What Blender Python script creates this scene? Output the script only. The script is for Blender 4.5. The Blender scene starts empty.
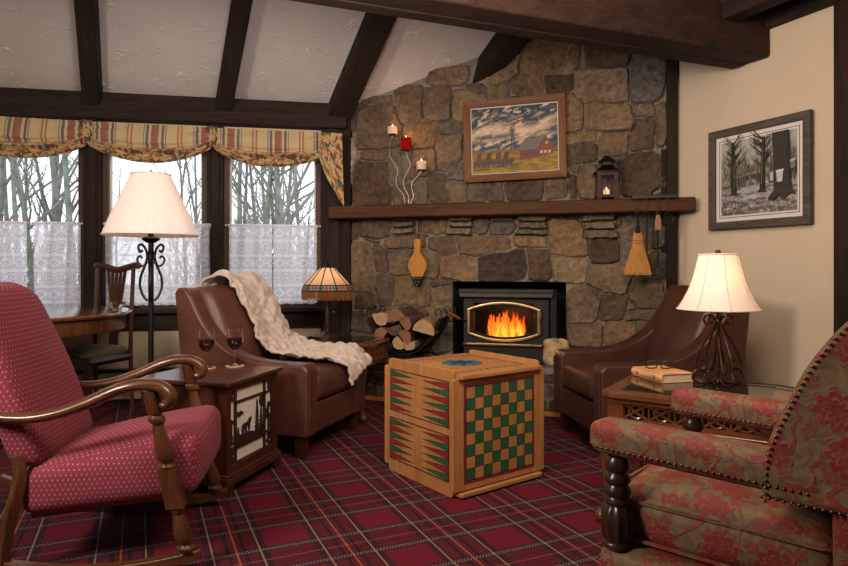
import bpy, math, random
import numpy as np
from mathutils import Vector, Matrix, noise
from math import sin, cos, pi, radians, sqrt, atan2
random.seed(7)
C = bpy.context.scene.collection
F, CX, HY, EYE = 630.0, 424.0, 268.0, 1.08        # focal length in pixels, image centre, horizon row, eye height

# ------------------------------------------------------------------ mesh builder
def crv(pts, n=6):
    """Catmull-Rom through pts."""
    P = [Vector(p) for p in pts]
    out = []
    for i in range(len(P) - 1):
        p0 = P[i - 1] if i > 0 else P[i] * 2 - P[i + 1]
        p1, p2 = P[i], P[i + 1]
        p3 = P[i + 2] if i + 2 < len(P) else P[i + 1] * 2 - P[i]
        for k in range(n):
            t = k / n
            out.append(0.5 * ((2 * p1) + (p2 - p0) * t + (2 * p0 - 5 * p1 + 4 * p2 - p3) * t * t + (3 * p1 - p0 - 3 * p2 + p3) * t ** 3))
    out.append(P[-1])
    return out

class MB:
    def __init__(s):
        s.v, s.f, s.m, s.uv = [], [], [], {}
    def add(s, vs, fs, mat=0, M=None, uvs=None):
        o = len(s.v)
        for i, p in enumerate(vs):
            p = Vector(p)
            s.v.append(tuple(M @ p) if M else tuple(p))
            if uvs is not None: s.uv[o + i] = uvs[i]
        for f in fs:
            s.f.append(tuple(o + i for i in f)); s.m.append(mat)
        return s
    def box(s, cx, cy, cz, sx, sy, sz, mat=0, M=None, rz=0, ry=0, rx=0):
        a, b, c = sx / 2, sy / 2, sz / 2
        L = Matrix.Translation((cx, cy, cz)) @ Matrix.Rotation(rz, 4, 'Z') @ Matrix.Rotation(ry, 4, 'Y') @ Matrix.Rotation(rx, 4, 'X')
        if M: L = M @ L
        return s.add([(-a,-b,-c),(a,-b,-c),(a,b,-c),(-a,b,-c),(-a,-b,c),(a,-b,c),(a,b,c),(-a,b,c)],
                     [(3,2,1,0),(4,5,6,7),(0,1,5,4),(1,2,6,5),(2,3,7,6),(3,0,4,7)], mat, L)
    def bx(s, x0, x1, y0, y1, z0, z1, mat=0, M=None):
        return s.box((x0+x1)/2, (y0+y1)/2, (z0+z1)/2, abs(x1-x0), abs(y1-y0), abs(z1-z0), mat, M)
    def prism(s, poly, h0, h1, plane='xy', mat=0, M=None, capmat=None):
        """extrude a 2D polygon along the remaining axis"""
        a = sum(poly[i-1][0]*poly[i][1]-poly[i][0]*poly[i-1][1] for i in range(len(poly)))
        if a < 0: poly = poly[::-1]
        fn = {'xy': lambda p, h: (p[0], p[1], h), 'xz': lambda p, h: (p[0], h, p[1]), 'yz': lambda p, h: (h, p[0], p[1])}[plane]
        n = len(poly)
        vs = [fn(p, h0) for p in poly] + [fn(p, h1) for p in poly]
        flip = (plane == 'xz') != (h1 < h0)
        caps = [tuple(range(n))[::-1], tuple(range(n, 2*n))]
        side = [(i, (i+1) % n, n+(i+1) % n, n+i) for i in range(n)]
        if flip:
            caps = [c[::-1] for c in caps]; side = [c[::-1] for c in side]
        s.add(vs, side, mat, M)
        o = len(s.v) - 2*n
        for c in caps:
            s.f.append(tuple(o+i for i in c)); s.m.append(mat if capmat is None else capmat)
        return s
    def flat(s, poly, h, plane='xz', mat=0, M=None):
        fn = {'xy': lambda p: (p[0], p[1], h), 'xz': lambda p: (p[0], h, p[1]), 'yz': lambda p: (h, p[0], p[1])}[plane]
        return s.add([fn(p) for p in poly], [tuple(range(len(poly)))], mat, M)
    def tube(s, pts, r, n=8, mat=0, M=None, closed=False, sq=1.0, up=None):
        P = [Vector(p) for p in pts]; N = len(P)
        R = r if isinstance(r, (list, tuple)) else [r] * N
        T = []
        for i in range(N):
            if closed: d = P[(i+1) % N] - P[i-1]
            else: d = P[min(i+1, N-1)] - P[max(i-1, 0)]
            T.append(d.normalized() if d.length > 1e-9 else Vector((0,0,1)))
        u = Vector(up) if up else (Vector((0,0,1)) if abs(T[0].z) < .9 else Vector((1,0,0)))
        vs = []
        for i in range(N):
            u = u - T[i] * u.dot(T[i])
            if u.length < 1e-6: u = T[i].orthogonal()
            u.normalize(); w = T[i].cross(u)
            for k in range(n):
                a = 2*pi*k/n
                vs.append(P[i] + (u*cos(a)*sq + w*sin(a)) * R[i])
        fs = []
        for i in range(N if closed else N-1):
            j = (i+1) % N
            for k in range(n):
                fs.append((i*n+k, i*n+(k+1) % n, j*n+(k+1) % n, j*n+k))
        if not closed:
            fs.append(tuple(range(n))[::-1]); fs.append(tuple((N-1)*n+k for k in range(n)))
        return s.add(vs, fs, mat, M)
    def lathe(s, prof, n=24, mat=0, M=None, cx=0, cy=0, cz=0, mod=None, cap=True):
        vs, fs = [], []
        for r, z in prof:
            for k in range(n):
                a = 2*pi*k/n
                rr = r * (mod(k, z) if mod else 1)
                vs.append((cx+rr*cos(a), cy+rr*sin(a), cz+z))
        for i in range(len(prof)-1):
            for k in range(n):
                fs.append((i*n+k, i*n+(k+1) % n, (i+1)*n+(k+1) % n, (i+1)*n+k))
        if cap:
            if prof[0][0] > 1e-6: fs.append(tuple(range(n))[::-1])
            if prof[-1][0] > 1e-6: fs.append(tuple((len(prof)-1)*n+k for k in range(n)))
        return s.add(vs, fs, mat, M)
    def grid(s, nx, ny, fn, mat=0, M=None, uvfn=None):
        vs, fs, uv = [], [], []
        for j in range(ny+1):
            for i in range(nx+1):
                vs.append(fn(i/nx, j/ny)); uv.append(uvfn(i/nx, j/ny) if uvfn else (i/nx, j/ny))
        for j in range(ny):
            for i in range(nx):
                a = j*(nx+1)+i
                fs.append((a, a+1, a+nx+2, a+nx+1))
        return s.add(vs, fs, mat, M, uv)
    def rbox(s, cx, cy, cz, sx, sy, sz, r=.03, n=8, puff=(0,0,0), mat=0, M=None, fn=None):
        """rounded box, optionally puffed along each axis; fn deforms the points"""
        h = Vector((sx/2, sy/2, sz/2)); r = min(r, *h)
        idx, vs, fs = {}, [], []
        def q(t):   # denser at ends
            return sin(t*pi/2)*.5 + t*.5
        def vert(p):
            key = tuple(round(c, 5) for c in p)
            if key in idx: return idx[key]
            b = Vector([q(p[i])*h[i] for i in range(3)])
            c = Vector([max(-(h[i]-r), min(h[i]-r, b[i])) for i in range(3)])
            d = b - c
            if d.length > 1e-9: b = c + d.normalized()*r if d.length > 1e-9 else b
            x, y, z = [b[i]/h[i] for i in range(3)]
            g = lambda a, e: (1-a*a)*(1-e*e)
            b.x += puff[0]*h.x*x*max(0, g(y, z)); b.y += puff[1]*h.y*y*max(0, g(x, z)); b.z += puff[2]*h.z*z*max(0, g(x, y))
            b += Vector((cx, cy, cz))
            if fn: b = Vector(fn(b))
            idx[key] = len(vs); vs.append(b)
            return idx[key]
        for ax in range(3):
            for sg in (-1, 1):
                for i in range(n):
                    for j in range(n):
                        quad = []
                        for di, dj in ((0,0),(1,0),(1,1),(0,1)):
                            p = [0,0,0]; p[ax] = sg
                            p[(ax+1) % 3] = -1+2*(i+di)/n; p[(ax+2) % 3] = -1+2*(j+dj)/n
                            quad.append(vert(p))
                        if sg < 0: quad = quad[::-1]
                        if len(set(quad)) >= 3: fs.append(tuple(dict.fromkeys(quad)))
        return s.add(vs, fs, mat, M)
    def ball(s, cx, cy, cz, r, n=10, sc=(1,1,1), mat=0, M=None):
        prof = [(r*sin(pi*i/n), -r*cos(pi*i/n)) for i in range(n+1)]
        prof[0] = (0, -r); prof[-1] = (0, r)
        L = Matrix.Translation((cx, cy, cz)) @ Matrix.Diagonal((sc[0], sc[1], sc[2], 1))
        return s.lathe(prof, n+4, mat, (M @ L) if M else L)
    def build(s, name, mats, parent=None, smooth=40, bevel=0, seg=2, box_uv=None, cols=None):
        me = bpy.data.meshes.new(name)
        me.from_pydata(s.v, [], s.f)
        mats = mats if isinstance(mats, (list, tuple)) else [mats]
        for m in mats: me.materials.append(m)
        me.polygons.foreach_set('material_index', s.m)
        if s.uv or box_uv:
            ul = me.uv_layers.new(name='UVMap')
            for p in me.polygons:
                nrm = p.normal; ax = max(range(3), key=lambda i: abs(nrm[i]))
                for li in p.loop_indices:
                    vi = me.loops[li].vertex_index
                    if vi in s.uv: ul.data[li].uv = s.uv[vi]
                    else:
                        co = me.vertices[vi].co
                        ul.data[li].uv = ((co.y, co.z), (co.x, co.z), (co.x, co.y))[ax]
        if cols is not None:
            at = me.color_attributes.new('Col', 'FLOAT_COLOR', 'POINT')
            a = np.ones((len(s.v), 4), dtype=np.float32); a[:, :3] = cols
            at.data.foreach_set('color', a.ravel())
        me.update()
        if smooth:
            me.shade_smooth()
            if not bevel: me.set_sharp_from_angle(angle=radians(smooth))
        o = bpy.data.objects.new(name, me); C.objects.link(o)
        if parent: o.parent = parent
        if bevel:
            b = o.modifiers.new('Bevel', 'BEVEL'); b.width = bevel; b.segments = seg; b.limit_method = 'ANGLE'; b.angle_limit = radians(35)
            o.modifiers.new('WN', 'WEIGHTED_NORMAL')
        return o

def thing(name, label, cat, loc=(0,0,0), rz=0, group=None):
    o = bpy.data.objects.new(name, None); C.objects.link(o)
    o.empty_display_size = .05
    o.location = loc; o.rotation_euler = (0, 0, rz)
    o['label'] = label; o['category'] = cat
    if group: o['group'] = group
    return o
def tag(o, label, cat, group=None, kind=None):
    o['label'] = label; o['category'] = cat
    if group: o['group'] = group
    if kind: o['kind'] = kind
    return o
def struct(o):
    o['kind'] = 'structure'; return o
def place(o, loc, rz=0):
    o.location = loc; o.rotation_euler = (0, 0, rz); return o

# ------------------------------------------------------------------ photograph measurements -> places
def at(px, py, Y):
    return Vector(((px-CX)/F*Y, Y, EYE-(py-HY)/F*Y))
def on_z(px, py, z):
    Y = F*(EYE-z)/(py-HY)
    return Vector(((px-CX)/F*Y, Y, z))
class Frame:
    """a wall: x to the right along it (seen from inside), y into it, z up"""
    def __init__(s, o, d):
        s.o = Vector((o[0], o[1])); s.x = Vector(d).normalized(); s.y = Vector((-s.x.y, s.x.x))
        s.rz = atan2(s.x.y, s.x.x)
    def hit(s, px, py, off=0):
        r = Vector(((px-CX)/F, 1.0))
        Y = (s.o.dot(s.y)-off)/r.dot(s.y)
        p = r*Y
        return (p-s.o).dot(s.x), EYE-(py-HY)/F*Y
    def w(s, x, y, z=0):
        p = s.o + s.x*x + s.y*y
        return Vector((p.x, p.y, z))
    def mat(s):
        return Matrix.Translation((s.o.x, s.o.y, 0)) @ Matrix.Rotation(s.rz, 4, 'Z')
C1 = (-.700, 5.474); C2 = (1.924, 4.772)
WIN = Frame(C1, (.982, .189))           # window wall, x <= 0
STONE = Frame(C1, (.966, -.2585))       # fireplace wall, x from 0 to 2.72
RIGHT = Frame(C2, (.419, -.908))        # cream wall
CEIL0, SLOPE = 2.46, .68
def ceil_z(p, off=0):
    return CEIL0 - off + SLOPE*(-(Vector((p[0], p[1]))-WIN.o).dot(WIN.y))
def on_ceil(px, py, off=0):
    a, c = (px-CX)/F, -(py-HY)/F
    n = -WIN.y
    # EYE + cY = CEIL0-off + SLOPE*(n.x*(aY-ox)+n.y*(Y-oy))
    k = SLOPE*(n.x*a+n.y)-c
    Y = (EYE-CEIL0+off+SLOPE*n.dot(WIN.o))/k
    return Vector((a*Y, Y, EYE+c*Y))
# ------------------------------------------------------------------ materials (all procedural)
class NT:
    def __init__(s, name):
        s.m = bpy.data.materials.new(name); s.m.use_nodes = True
        s.t = s.m.node_tree; s.t.nodes.clear()
        s.out = s.t.nodes.new('ShaderNodeOutputMaterial')
    def n(s, typ, **kw):
        nd = s.t.nodes.new(typ)
        for k, v in kw.items(): setattr(nd, k, v)
        return nd
    def put(s, sock, v):
        if v is None: return
        if isinstance(v, bpy.types.NodeSocket): s.t.links.new(v, sock)
        else:
            if sock.type == 'RGBA' and len(v) == 3: v = (*v, 1)
            sock.default_value = v
    def math(s, op, a, b=None, c=None, clamp=False):
        nd = s.n('ShaderNodeMath', operation=op, use_clamp=clamp)
        for i, v in enumerate((a, b, c)): s.put(nd.inputs[i], v)
        return nd.outputs[0]
    def vm(s, op, a, b=None, out=0):
        nd = s.n('ShaderNodeVectorMath', operation=op)
        s.put(nd.inputs[0], a)
        if b is not None: s.put(nd.inputs[1], b)
        return nd.outputs[out]
    def mix(s, fac, a, b, blend='MIX'):
        nd = s.n('ShaderNodeMix', data_type='RGBA', blend_type=blend)
        s.put(nd.inputs[0], fac); s.put(nd.inputs[6], a); s.put(nd.inputs[7], b)
        return nd.outputs[2]
    def step(s, x, e0, e1):
        nd = s.n('ShaderNodeMapRange', interpolation_type='SMOOTHSTEP')
        s.put(nd.inputs[0], x); nd.inputs[1].default_value = e0; nd.inputs[2].default_value = e1
        return nd.outputs[0]
    def band(s, x, c, w, soft=.0015):          # 1 where |x-c| < w
        d = s.math('ABSOLUTE', s.math('SUBTRACT', x, c))
        return s.step(d, w+soft, w-soft)
    def noise(s, vec, scale, detail=3, rough=.55, dist=0, out=0):
        nd = s.n('ShaderNodeTexNoise')
        s.put(nd.inputs['Vector'], vec); s.put(nd.inputs['Scale'], scale)
        nd.inputs['Detail'].default_value = detail; nd.inputs['Roughness'].default_value = rough; nd.inputs['Distortion'].default_value = dist
        return nd.outputs[out]
    def coord(s, which='Object'):
        return s.n('ShaderNodeTexCoord').outputs[which]
    def sep(s, v):
        return s.n('ShaderNodeSeparateXYZ', ) if v is None else s._sep(v)
    def _sep(s, v):
        nd = s.n('ShaderNodeSeparateXYZ'); s.put(nd.inputs[0], v); return nd.outputs
    def comb(s, x, y, z=0.0):
        nd = s.n('ShaderNodeCombineXYZ')
        for i, v in enumerate((x, y, z)): s.put(nd.inputs[i], v)
        return nd.outputs[0]
    def ramp(s, fac, stops):
        nd = s.n('ShaderNodeValToRGB'); e = nd.color_ramp.elements
        while len(e) < len(stops): e.new(.5)
        for i, (p, c) in enumerate(stops):
            e[i].position = p; e[i].color = (*c, 1) if len(c) == 3 else c
        s.put(nd.inputs[0], fac); return nd.outputs[0]
    def bump(s, h, strength=.3, dist=.01):
        nd = s.n('ShaderNodeBump'); nd.inputs['Strength'].default_value = strength; nd.inputs['Distance'].default_value = dist
        s.put(nd.inputs['Height'], h); return nd.outputs[0]
    def pbsdf(s, color, rough=.5, metal=0, normal=None, spec=.5, coat=0, emis=None, estr=0, trans=0, sheen=0, alpha=None, ior=None):
        nd = s.n('ShaderNodeBsdfPrincipled')
        s.put(nd.inputs['Base Color'], color); s.put(nd.inputs['Roughness'], rough); nd.inputs['Metallic'].default_value = metal
        nd.inputs['Specular IOR Level'].default_value = spec; nd.inputs['Coat Weight'].default_value = coat
        nd.inputs['Coat Roughness'].default_value = .15
        if normal is not None: s.put(nd.inputs['Normal'], normal)
        if emis is not None: s.put(nd.inputs['Emission Color'], emis); s.put(nd.inputs['Emission Strength'], estr)
        if trans: nd.inputs['Transmission Weight'].default_value = trans
        if ior: nd.inputs['IOR'].default_value = ior
        if sheen: nd.inputs['Sheen Weight'].default_value = sheen
        if alpha is not None: s.put(nd.inputs['Alpha'], alpha)
        return nd.outputs[0]
    def done(s, sh):
        s.t.links.new(sh, s.out.inputs[0]); return s.m

def plain(name, col, rough=.5, metal=0, var=.25, scale=12, bump=.1, bdist=.004, spec=.5, coat=0, sheen=0):
    k = NT(name); co = k.coord()
    n = k.noise(co, scale, 4)
    c = k.ramp(n, [(.3, tuple(x*(1-var) for x in col)), (.7, tuple(min(1, x*(1+var)) for x in col))])
    nb = k.noise(co, scale*6, 3)
    return k.done(k.pbsdf(c, rough, metal, k.bump(nb, bump, bdist) if bump else None, spec, coat, sheen=sheen))

def wood(name, dark, light, axis=0, rough=.35, scale=1.0, coat=.2, bump=.1, mott=0.0, spec=.25):
    """grain running along the given local axis"""
    k = NT(name); co = k.coord()
    st = [14.0*scale]*3; st[axis] = 1.2*scale
    v = k.vm('MULTIPLY', co, tuple(st))
    n = k.noise(v, 1.6, 5, .6, 1.2)
    fine = k.noise(k.vm('MULTIPLY', v, (4, 4, 4)), 2.5, 3, .6)
    f = k.math('ADD', k.math('MULTIPLY', n, .7), k.math('MULTIPLY', fine, .3))
    c = k.ramp(f, [(.32, dark), (.5, tuple((a+b)/2 for a, b in zip(dark, light))), (.68, light)])
    if mott:
        c = k.mix(k.math('MULTIPLY', k.noise(co, 3.0, 3), mott), c, (dark[0]*.5, dark[1]*.5, dark[2]*.5))
    return k.done(k.pbsdf(c, rough, 0, k.bump(f, bump, .004), spec, coat))

def vcol(name, rough=.8, grain=.25, gscale=60, bump=.3, bdist=.006, spec=.3, bscale=None):
    k = NT(name)
    a = k.n('ShaderNodeVertexColor', layer_name='Col').outputs[0]
    co = k.coord()
    n = k.noise(co, gscale, 8, .74)
    c = k.mix(1.0, a, k.ramp(n, [(.25, (1-grain,)*3), (.75, (1+grain,)*3)]), 'MULTIPLY')
    nb = k.noise(co, bscale or gscale, 6, .7)
    return k.done(k.pbsdf(c, rough, 0, k.bump(nb, bump, bdist) if bump else None, spec))

def mat_carpet():
    k = NT('plaid_carpet')
    p = k._sep(k.n('ShaderNodeNewGeometry').outputs['Position'])
    X, Y = p[0], p[1]
    th = radians(24.3); ca, sa = cos(th), sin(th)
    A = k.math('ADD', k.math('MULTIPLY', X, ca), k.math('MULTIPLY', Y, sa))      # across the yellow stripes
    B = k.math('ADD', k.math('MULTIPLY', X, -sa), k.math('MULTIPLY', Y, ca))     # across the dotted stripes
    per = .40
    def dist(v, off, per):
        f = k.math('FRACT', k.math('ADD', k.math('DIVIDE', k.math('SUBTRACT', v, off), per), 100.5))
        return k.math('MULTIPLY', k.math('ABSOLUTE', k.math('SUBTRACT', f, .5)), per)
    dA, dB = dist(A, .736, per), dist(B, 2.365, .395)
    red, navy, green = (.128, .0085, .022), (.017, .011, .022), (.066, .012, .016)
    fuzz = k.noise(k.comb(A, B), 300, 2, .7)
    c = k.mix(k.math('MULTIPLY', k.noise(k.comb(A, B), 2.2, 3), .5), red, (.095, .006, .015))
    # weft tints
    c = k.mix(k.math('MULTIPLY', k.step(dA, .083, .079), .62), c, green)
    c = k.mix(k.math('MULTIPLY', k.step(dB, .083, .079), .62), c, green)
    c = k.mix(k.math('MULTIPLY', k.band(dA, .094, .020, .003), .80), c, navy)
    c = k.mix(k.math('MULTIPLY', k.band(dB, .094, .020, .003), .80), c, navy)
    c = k.mix(k.math('MULTIPLY', k.band(dA, .030, .006, .002), .85), c, (.012, .008, .02))
    c = k.mix(k.math('MULTIPLY', k.band(dB, .036, .004, .002), .5), c, (.012, .008, .02))
    # lines on top; broken into stitches along their length
    def dash(v, per, duty): return k.step(k.math('FRACT', k.math('DIVIDE', k.math('ADD', v, 50), per)), duty+.06, duty-.06)
    yl = k.math('MULTIPLY', k.band(dA, .086, .0032), .85)
    c = k.mix(yl, c, (.27, .165, .085))
    yc = k.math('MULTIPLY', k.band(dA, 0.0, .0034), .85)
    c = k.mix(yc, c, (.30, .085, .055))
    d1 = k.math('MULTIPLY', k.math('MULTIPLY', k.band(dB, .086, .0030), dash(A, .013, .55)), .75)
    d2 = k.math('MULTIPLY', k.math('MULTIPLY', k.band(dB, .098, .0030), dash(k.math('ADD', A, .0065), .013, .55)), .6)
    c = k.mix(k.math('MAXIMUM', d1, d2), c, (.28, .24, .19))
    rc = k.math('MULTIPLY', k.math('MULTIPLY', k.band(dB, 0.0, .0032), dash(A, .013, .6)), .75)
    c = k.mix(rc, c, (.34, .085, .085))
    c = k.mix(1.0, c, k.ramp(fuzz, [(.2, (.72,)*3), (.8, (1.2,)*3)]), 'MULTIPLY')
    return k.done(k.pbsdf(c, .95, 0, k.bump(fuzz, .5, .006), .15, sheen=.0))

def mat_plaster():
    k = NT('textured_plaster'); co = k.coord()
    base = k.ramp(k.noise(co, 1.5, 3), [(.3, (.54, .485, .455)), (.7, (.62, .56, .53))])
    d = k.noise(k.vm('MULTIPLY', co, (1, 1.6, 1)), 7.0, 2, .5, 1.6)
    ridge = k.step(k.math('ABSOLUTE', k.math('SUBTRACT', d, .55)), .055, .0)
    msk = k.step(k.noise(k.vm('ADD', co, (3, 7, 1)), 8, 3), .50, .62)
    base = k.mix(k.math('MULTIPLY', k.math('MULTIPLY', ridge, msk), .6), base, (.86, .81, .76))  # highlights painted on the ridges as a lighter colour
    h = k.math('ADD', k.math('MULTIPLY', k.math('MULTIPLY', ridge, msk), .8), k.math('MULTIPLY', k.noise(co, 14, 4), .5))
    return k.done(k.pbsdf(base, .9, 0, k.bump(h, .5, .018), .2))

def mat_leather(name, col, rough=.38):
    k = NT(name); co = k.coord()
    n = k.noise(co, 5, 4); v = k.n('ShaderNodeTexVoronoi'); k.put(v.inputs['Vector'], co); v.inputs['Scale'].default_value = 240
    c = k.ramp(n, [(.3, tuple(x*.7 for x in col)), (.7, tuple(x*1.25 for x in col))])
    h = k.math('ADD', k.math('MULTIPLY', v.outputs[0], .4), k.math('MULTIPLY', k.noise(co, 9, 3), 1.2))
    return k.done(k.pbsdf(c, k.math('ADD', k.math('MULTIPLY', n, .2), rough-.1), 0, k.bump(h, .22, .006), .5))

def mat_dots():
    k = NT('rose_dotted_upholstery')
    uv = k._sep(k.coord('UV'))
    row = k.math('FLOOR', k.math('DIVIDE', uv[1], .0165))
    sh = k.math('MULTIPLY', k.math('MODULO', k.math('ADD', row, 1000), 2), .5)
    fx = k.math('FRACT', k.math('ADD', k.math('ADD', k.math('DIVIDE', uv[0], .0175), 100), sh))
    fy = k.math('FRACT', k.math('ADD', k.math('DIVIDE', uv[1], .0165), 100))
    dx = k.math('MULTIPLY', k.math('SUBTRACT', fx, .5), .0175); dy = k.math('MULTIPLY', k.math('SUBTRACT', fy, .5), .0165)
    r = k.math('SQRT', k.math('ADD', k.math('MULTIPLY', dx, dx), k.math('MULTIPLY', dy, dy)))
    dot = k.math('MULTIPLY', k.step(r, .0036, .0020), .62)
    stripe = k.math('MULTIPLY', k.band(fy, .5, .33, .08), .35)
    weave = k.noise(k.comb(uv[0], uv[1]), 500, 2)
    c = k.mix(k.noise(k.coord(), 3, 2), (.190, .027, .050), (.240, .040, .068))
    c = k.mix(stripe, c, (.165, .018, .034))
    c = k.mix(dot, c, (.56, .30, .25))
    return k.done(k.pbsdf(c, .85, 0, k.bump(weave, .3, .003), .2, sheen=.03))

def mat_floral():
    k = NT('floral_damask')
    uv0 = k.coord('UV')
    wob = k.noise(uv0, 9, 3, .6, 0, 1)
    uv = k.vm('ADD', uv0, k.vm('MULTIPLY', k.vm('SUBTRACT', wob, (.5, .5, .5)), (.035, .035, 0)))
    def flowers(scale, petals, r0, seed, rnd):
        v = k.vm('ADD', k.vm('MULTIPLY', uv, (scale, scale, 0)), (seed, seed*.7, 0))
        vo = k.n('ShaderNodeTexVoronoi', voronoi_dimensions='2D'); k.put(vo.inputs['Vector'], v); vo.inputs['Scale'].default_value = 1; vo.inputs['Randomness'].default_value = rnd
        d = k.vm('SUBTRACT', v, vo.outputs['Position']); s = k._sep(d)
        r = k.math('SQRT', k.math('ADD', k.math('MULTIPLY', s[0], s[0]), k.math('MULTIPLY', s[1], s[1])))
        th = k.math('ARCTAN2', s[1], s[0])
        pet = k.math('ABSOLUTE', k.math('COSINE', k.math('MULTIPLY', th, petals/2)))
        R = k.math('MULTIPLY', k.math('ADD', k.math('MULTIPLY', pet, .42), .62), r0)
        mask = k.step(k.math('DIVIDE', r, R), 1.05, .93)
        rings = k.math('SINE', k.math('SUBTRACT', k.math('MULTIPLY', r, 46/ (r0/.36)), k.math('MULTIPLY', pet, 4.0)))
        return k.math('MULTIPLY', mask, k.math('ADD', k.math('MULTIPLY', k.step(rings, -.75, -.25), .75), .25))
    f1 = flowers(7.4, 9, .40, 3.3, .40)
    f2 = flowers(15.0, 5, .27, 8.1, .9)
    vine = k.step(k.math('ABSOLUTE', k.math('SUBTRACT', k.noise(uv, 7.5, 1, .5, .6), .5)), .022, .012)
    m = k.math('MAXIMUM', f1, k.math('MULTIPLY', k.math('MAXIMUM', f2, vine), .8))
    brk = k.step(k.noise(uv0, 60, 3, .7), .25, .5)
    m = k.math('MULTIPLY', m, k.math('ADD', k.math('MULTIPLY', brk, .5), .5))
    quilt = k.noise(uv, 28, 3, .6, 1.0)
    base = k.ramp(quilt, [(.35, (.115, .073, .036)), (.65, (.190, .125, .066))])
    c = k.mix(m, base, k.mix(k.noise(uv0, 12, 2), (.155, .012, .016), (.265, .028, .028)))
    h = k.math('ADD', k.math('MULTIPLY', m, .6), k.math('MULTIPLY', quilt, .9))
    return k.done(k.pbsdf(c, .6, 0, k.bump(h, .45, .006), .3))

def mat_lace():
    k = NT('white_lace')
    uv = k._sep(k.coord('UV'))
    rowh = .125
    def cell(v, p, o=0.0): return k.math('SUBTRACT', k.math('FRACT', k.math('ADD', k.math('DIVIDE', v, p), 100+o)), .5)
    cx, cy = cell(uv[0], .105), cell(uv[1], rowh)
    ax = k.math('MULTIPLY', cx, .105); ay = k.math('MULTIPLY', cy, rowh*.75)
    r = k.math('SQRT', k.math('ADD', k.math('MULTIPLY', ax, ax), k.math('MULTIPLY', ay, ay)))
    rings = k.step(k.math('SINE', k.math('MULTIPLY', r, 400)), -.25, .25)
    par = k.math('GREATER_THAN', k.math('FRACT', k.math('ADD', k.math('DIVIDE', uv[1], rowh*2), 100)), .5)
    lat = k.math('MAXIMUM', k.step(k.math('SINE', k.math('MULTIPLY', k.math('ADD', uv[0], uv[1]), 240)), .3, .7), k.step(k.math('SINE', k.math('MULTIPLY', k.math('SUBTRACT', uv[0], uv[1]), 240)), .3, .7))
    leaf = k.step(k.math('ABSOLUTE', k.math('SUBTRACT', k.math('ABSOLUTE', cx), k.math('MULTIPLY', k.math('COSINE', k.math('MULTIPLY', cy, 6.283)), .35))), .13, .09)
    alt = k.math('MAXIMUM', k.math('MULTIPLY', lat, .7), leaf)
    cx2 = cell(uv[0], .105, .5)
    r2 = k.math('ADD', k.math('ABSOLUTE', cx2), k.math('ABSOLUTE', cell(uv[1], rowh, .5)))
    dia = k.step(k.math('SINE', k.math('MULTIPLY', r2, 28)), -.2, .2)
    bands = k.band(k.math('ABSOLUTE', cy), .46, .05, .01)
    circ = k.math('MAXIMUM', k.math('MULTIPLY', rings, k.step(r, .050, .046)), k.math('MULTIPLY', dia, k.step(r, .046, .050)))
    pat = k.math('MAXIMUM', k.math('ADD', k.math('MULTIPLY', par, circ), k.math('MULTIPLY', k.math('SUBTRACT', 1.0, par), alt)), bands)
    mesh = k.step(k.math('SINE', k.math('MULTIPLY', uv[1], 2500)), -.4, .4)
    a = k.math('ADD', k.math('MULTIPLY', pat, .36), .50)
    d = k.n('ShaderNodeBsdfDiffuse'); k.put(d.inputs[0], (.86, .83, .90))
    t = k.n('ShaderNodeBsdfTranslucent'); k.put(t.inputs[0], (.92, .88, .98))
    ms = k.n('ShaderNodeMixShader'); ms.inputs[0].default_value = .62
    k.t.links.new(d.outputs[0], ms.inputs[1]); k.t.links.new(t.outputs[0], ms.inputs[2])
    tr = k.n('ShaderNodeBsdfTransparent')
    m2 = k.n('ShaderNodeMixShader'); k.put(m2.inputs[0], a)
    k.t.links.new(tr.outputs[0], m2.inputs[1]); k.t.links.new(ms.outputs[0], m2.inputs[2])
    return k.done(m2.outputs[0])

def mat_valance():
    k = NT('striped_valance_fabric')
    uv = k._sep(k.coord('UV'))            # u: metres along, v: 0 top .. 1 bottom hem
    per = .375
    f = k.math('MULTIPLY', k.math('SUBTRACT', k.math('FRACT', k.math('ADD', k.math('DIVIDE', uv[0], per), 100)), .5), per)
    d = k.math('ABSOLUTE', f)
    d2 = k.math('ABSOLUTE', k.math('SUBTRACT', k.math('MULTIPLY', k.math('FRACT', k.math('ADD', k.math('DIVIDE', uv[0], per), 100.5)), per), per/2))
    c = k.mix(k.noise(k.coord('UV'), 6, 2), (.56, .40, .20), (.66, .50, .28))
    c = k.mix(k.math('MULTIPLY', k.band(d, 0, .028), .80), c, (.27, .062, .068))
    c = k.mix(k.math('MULTIPLY', k.band(d, .058, .010), .9), c, (.10, .11, .14))
    c = k.mix(k.math('MULTIPLY', k.band(d, .082, .004), .9), c, (.16, .18, .20))
    c = k.mix(k.math('MULTIPLY', k.band(d2, .014, .0065), .75), c, (.36, .09, .07))
    # printed flowers along the gathered hem and the knots
    uvv = k.comb(uv[0], k.math('MULTIPLY', uv[1], .45))
    n1 = k.noise(uvv, 17, 3, .6); n2 = k.noise(k.vm('ADD', uvv, (5, 3, 1)), 21, 3, .6); n3 = k.noise(k.vm('ADD', uvv, (9, 1, 4)), 20, 2, .6)
    fl = k.mix(k.step(n1, .53, .57), (.60, .40, .19), (.34, .07, .06))
    fl = k.mix(k.step(n2, .54, .57), fl, (.09, .11, .05))
    fl = k.mix(k.step(n3, .60, .63), fl, (.13, .11, .17))
    hem = k.step(uv[1], .62, .70)
    c = k.mix(hem, c, fl)
    d_ = k.pbsdf(c, .85, 0, None, .2)
    t = k.n('ShaderNodeBsdfTranslucent'); k.put(t.inputs[0], c)
    ms = k.n('ShaderNodeMixShader'); ms.inputs[0].default_value = .12
    k.t.links.new(d_, ms.inputs[1]); k.t.links.new(t.outputs[0], ms.inputs[2])
    return k.done(ms.outputs[0])

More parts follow.
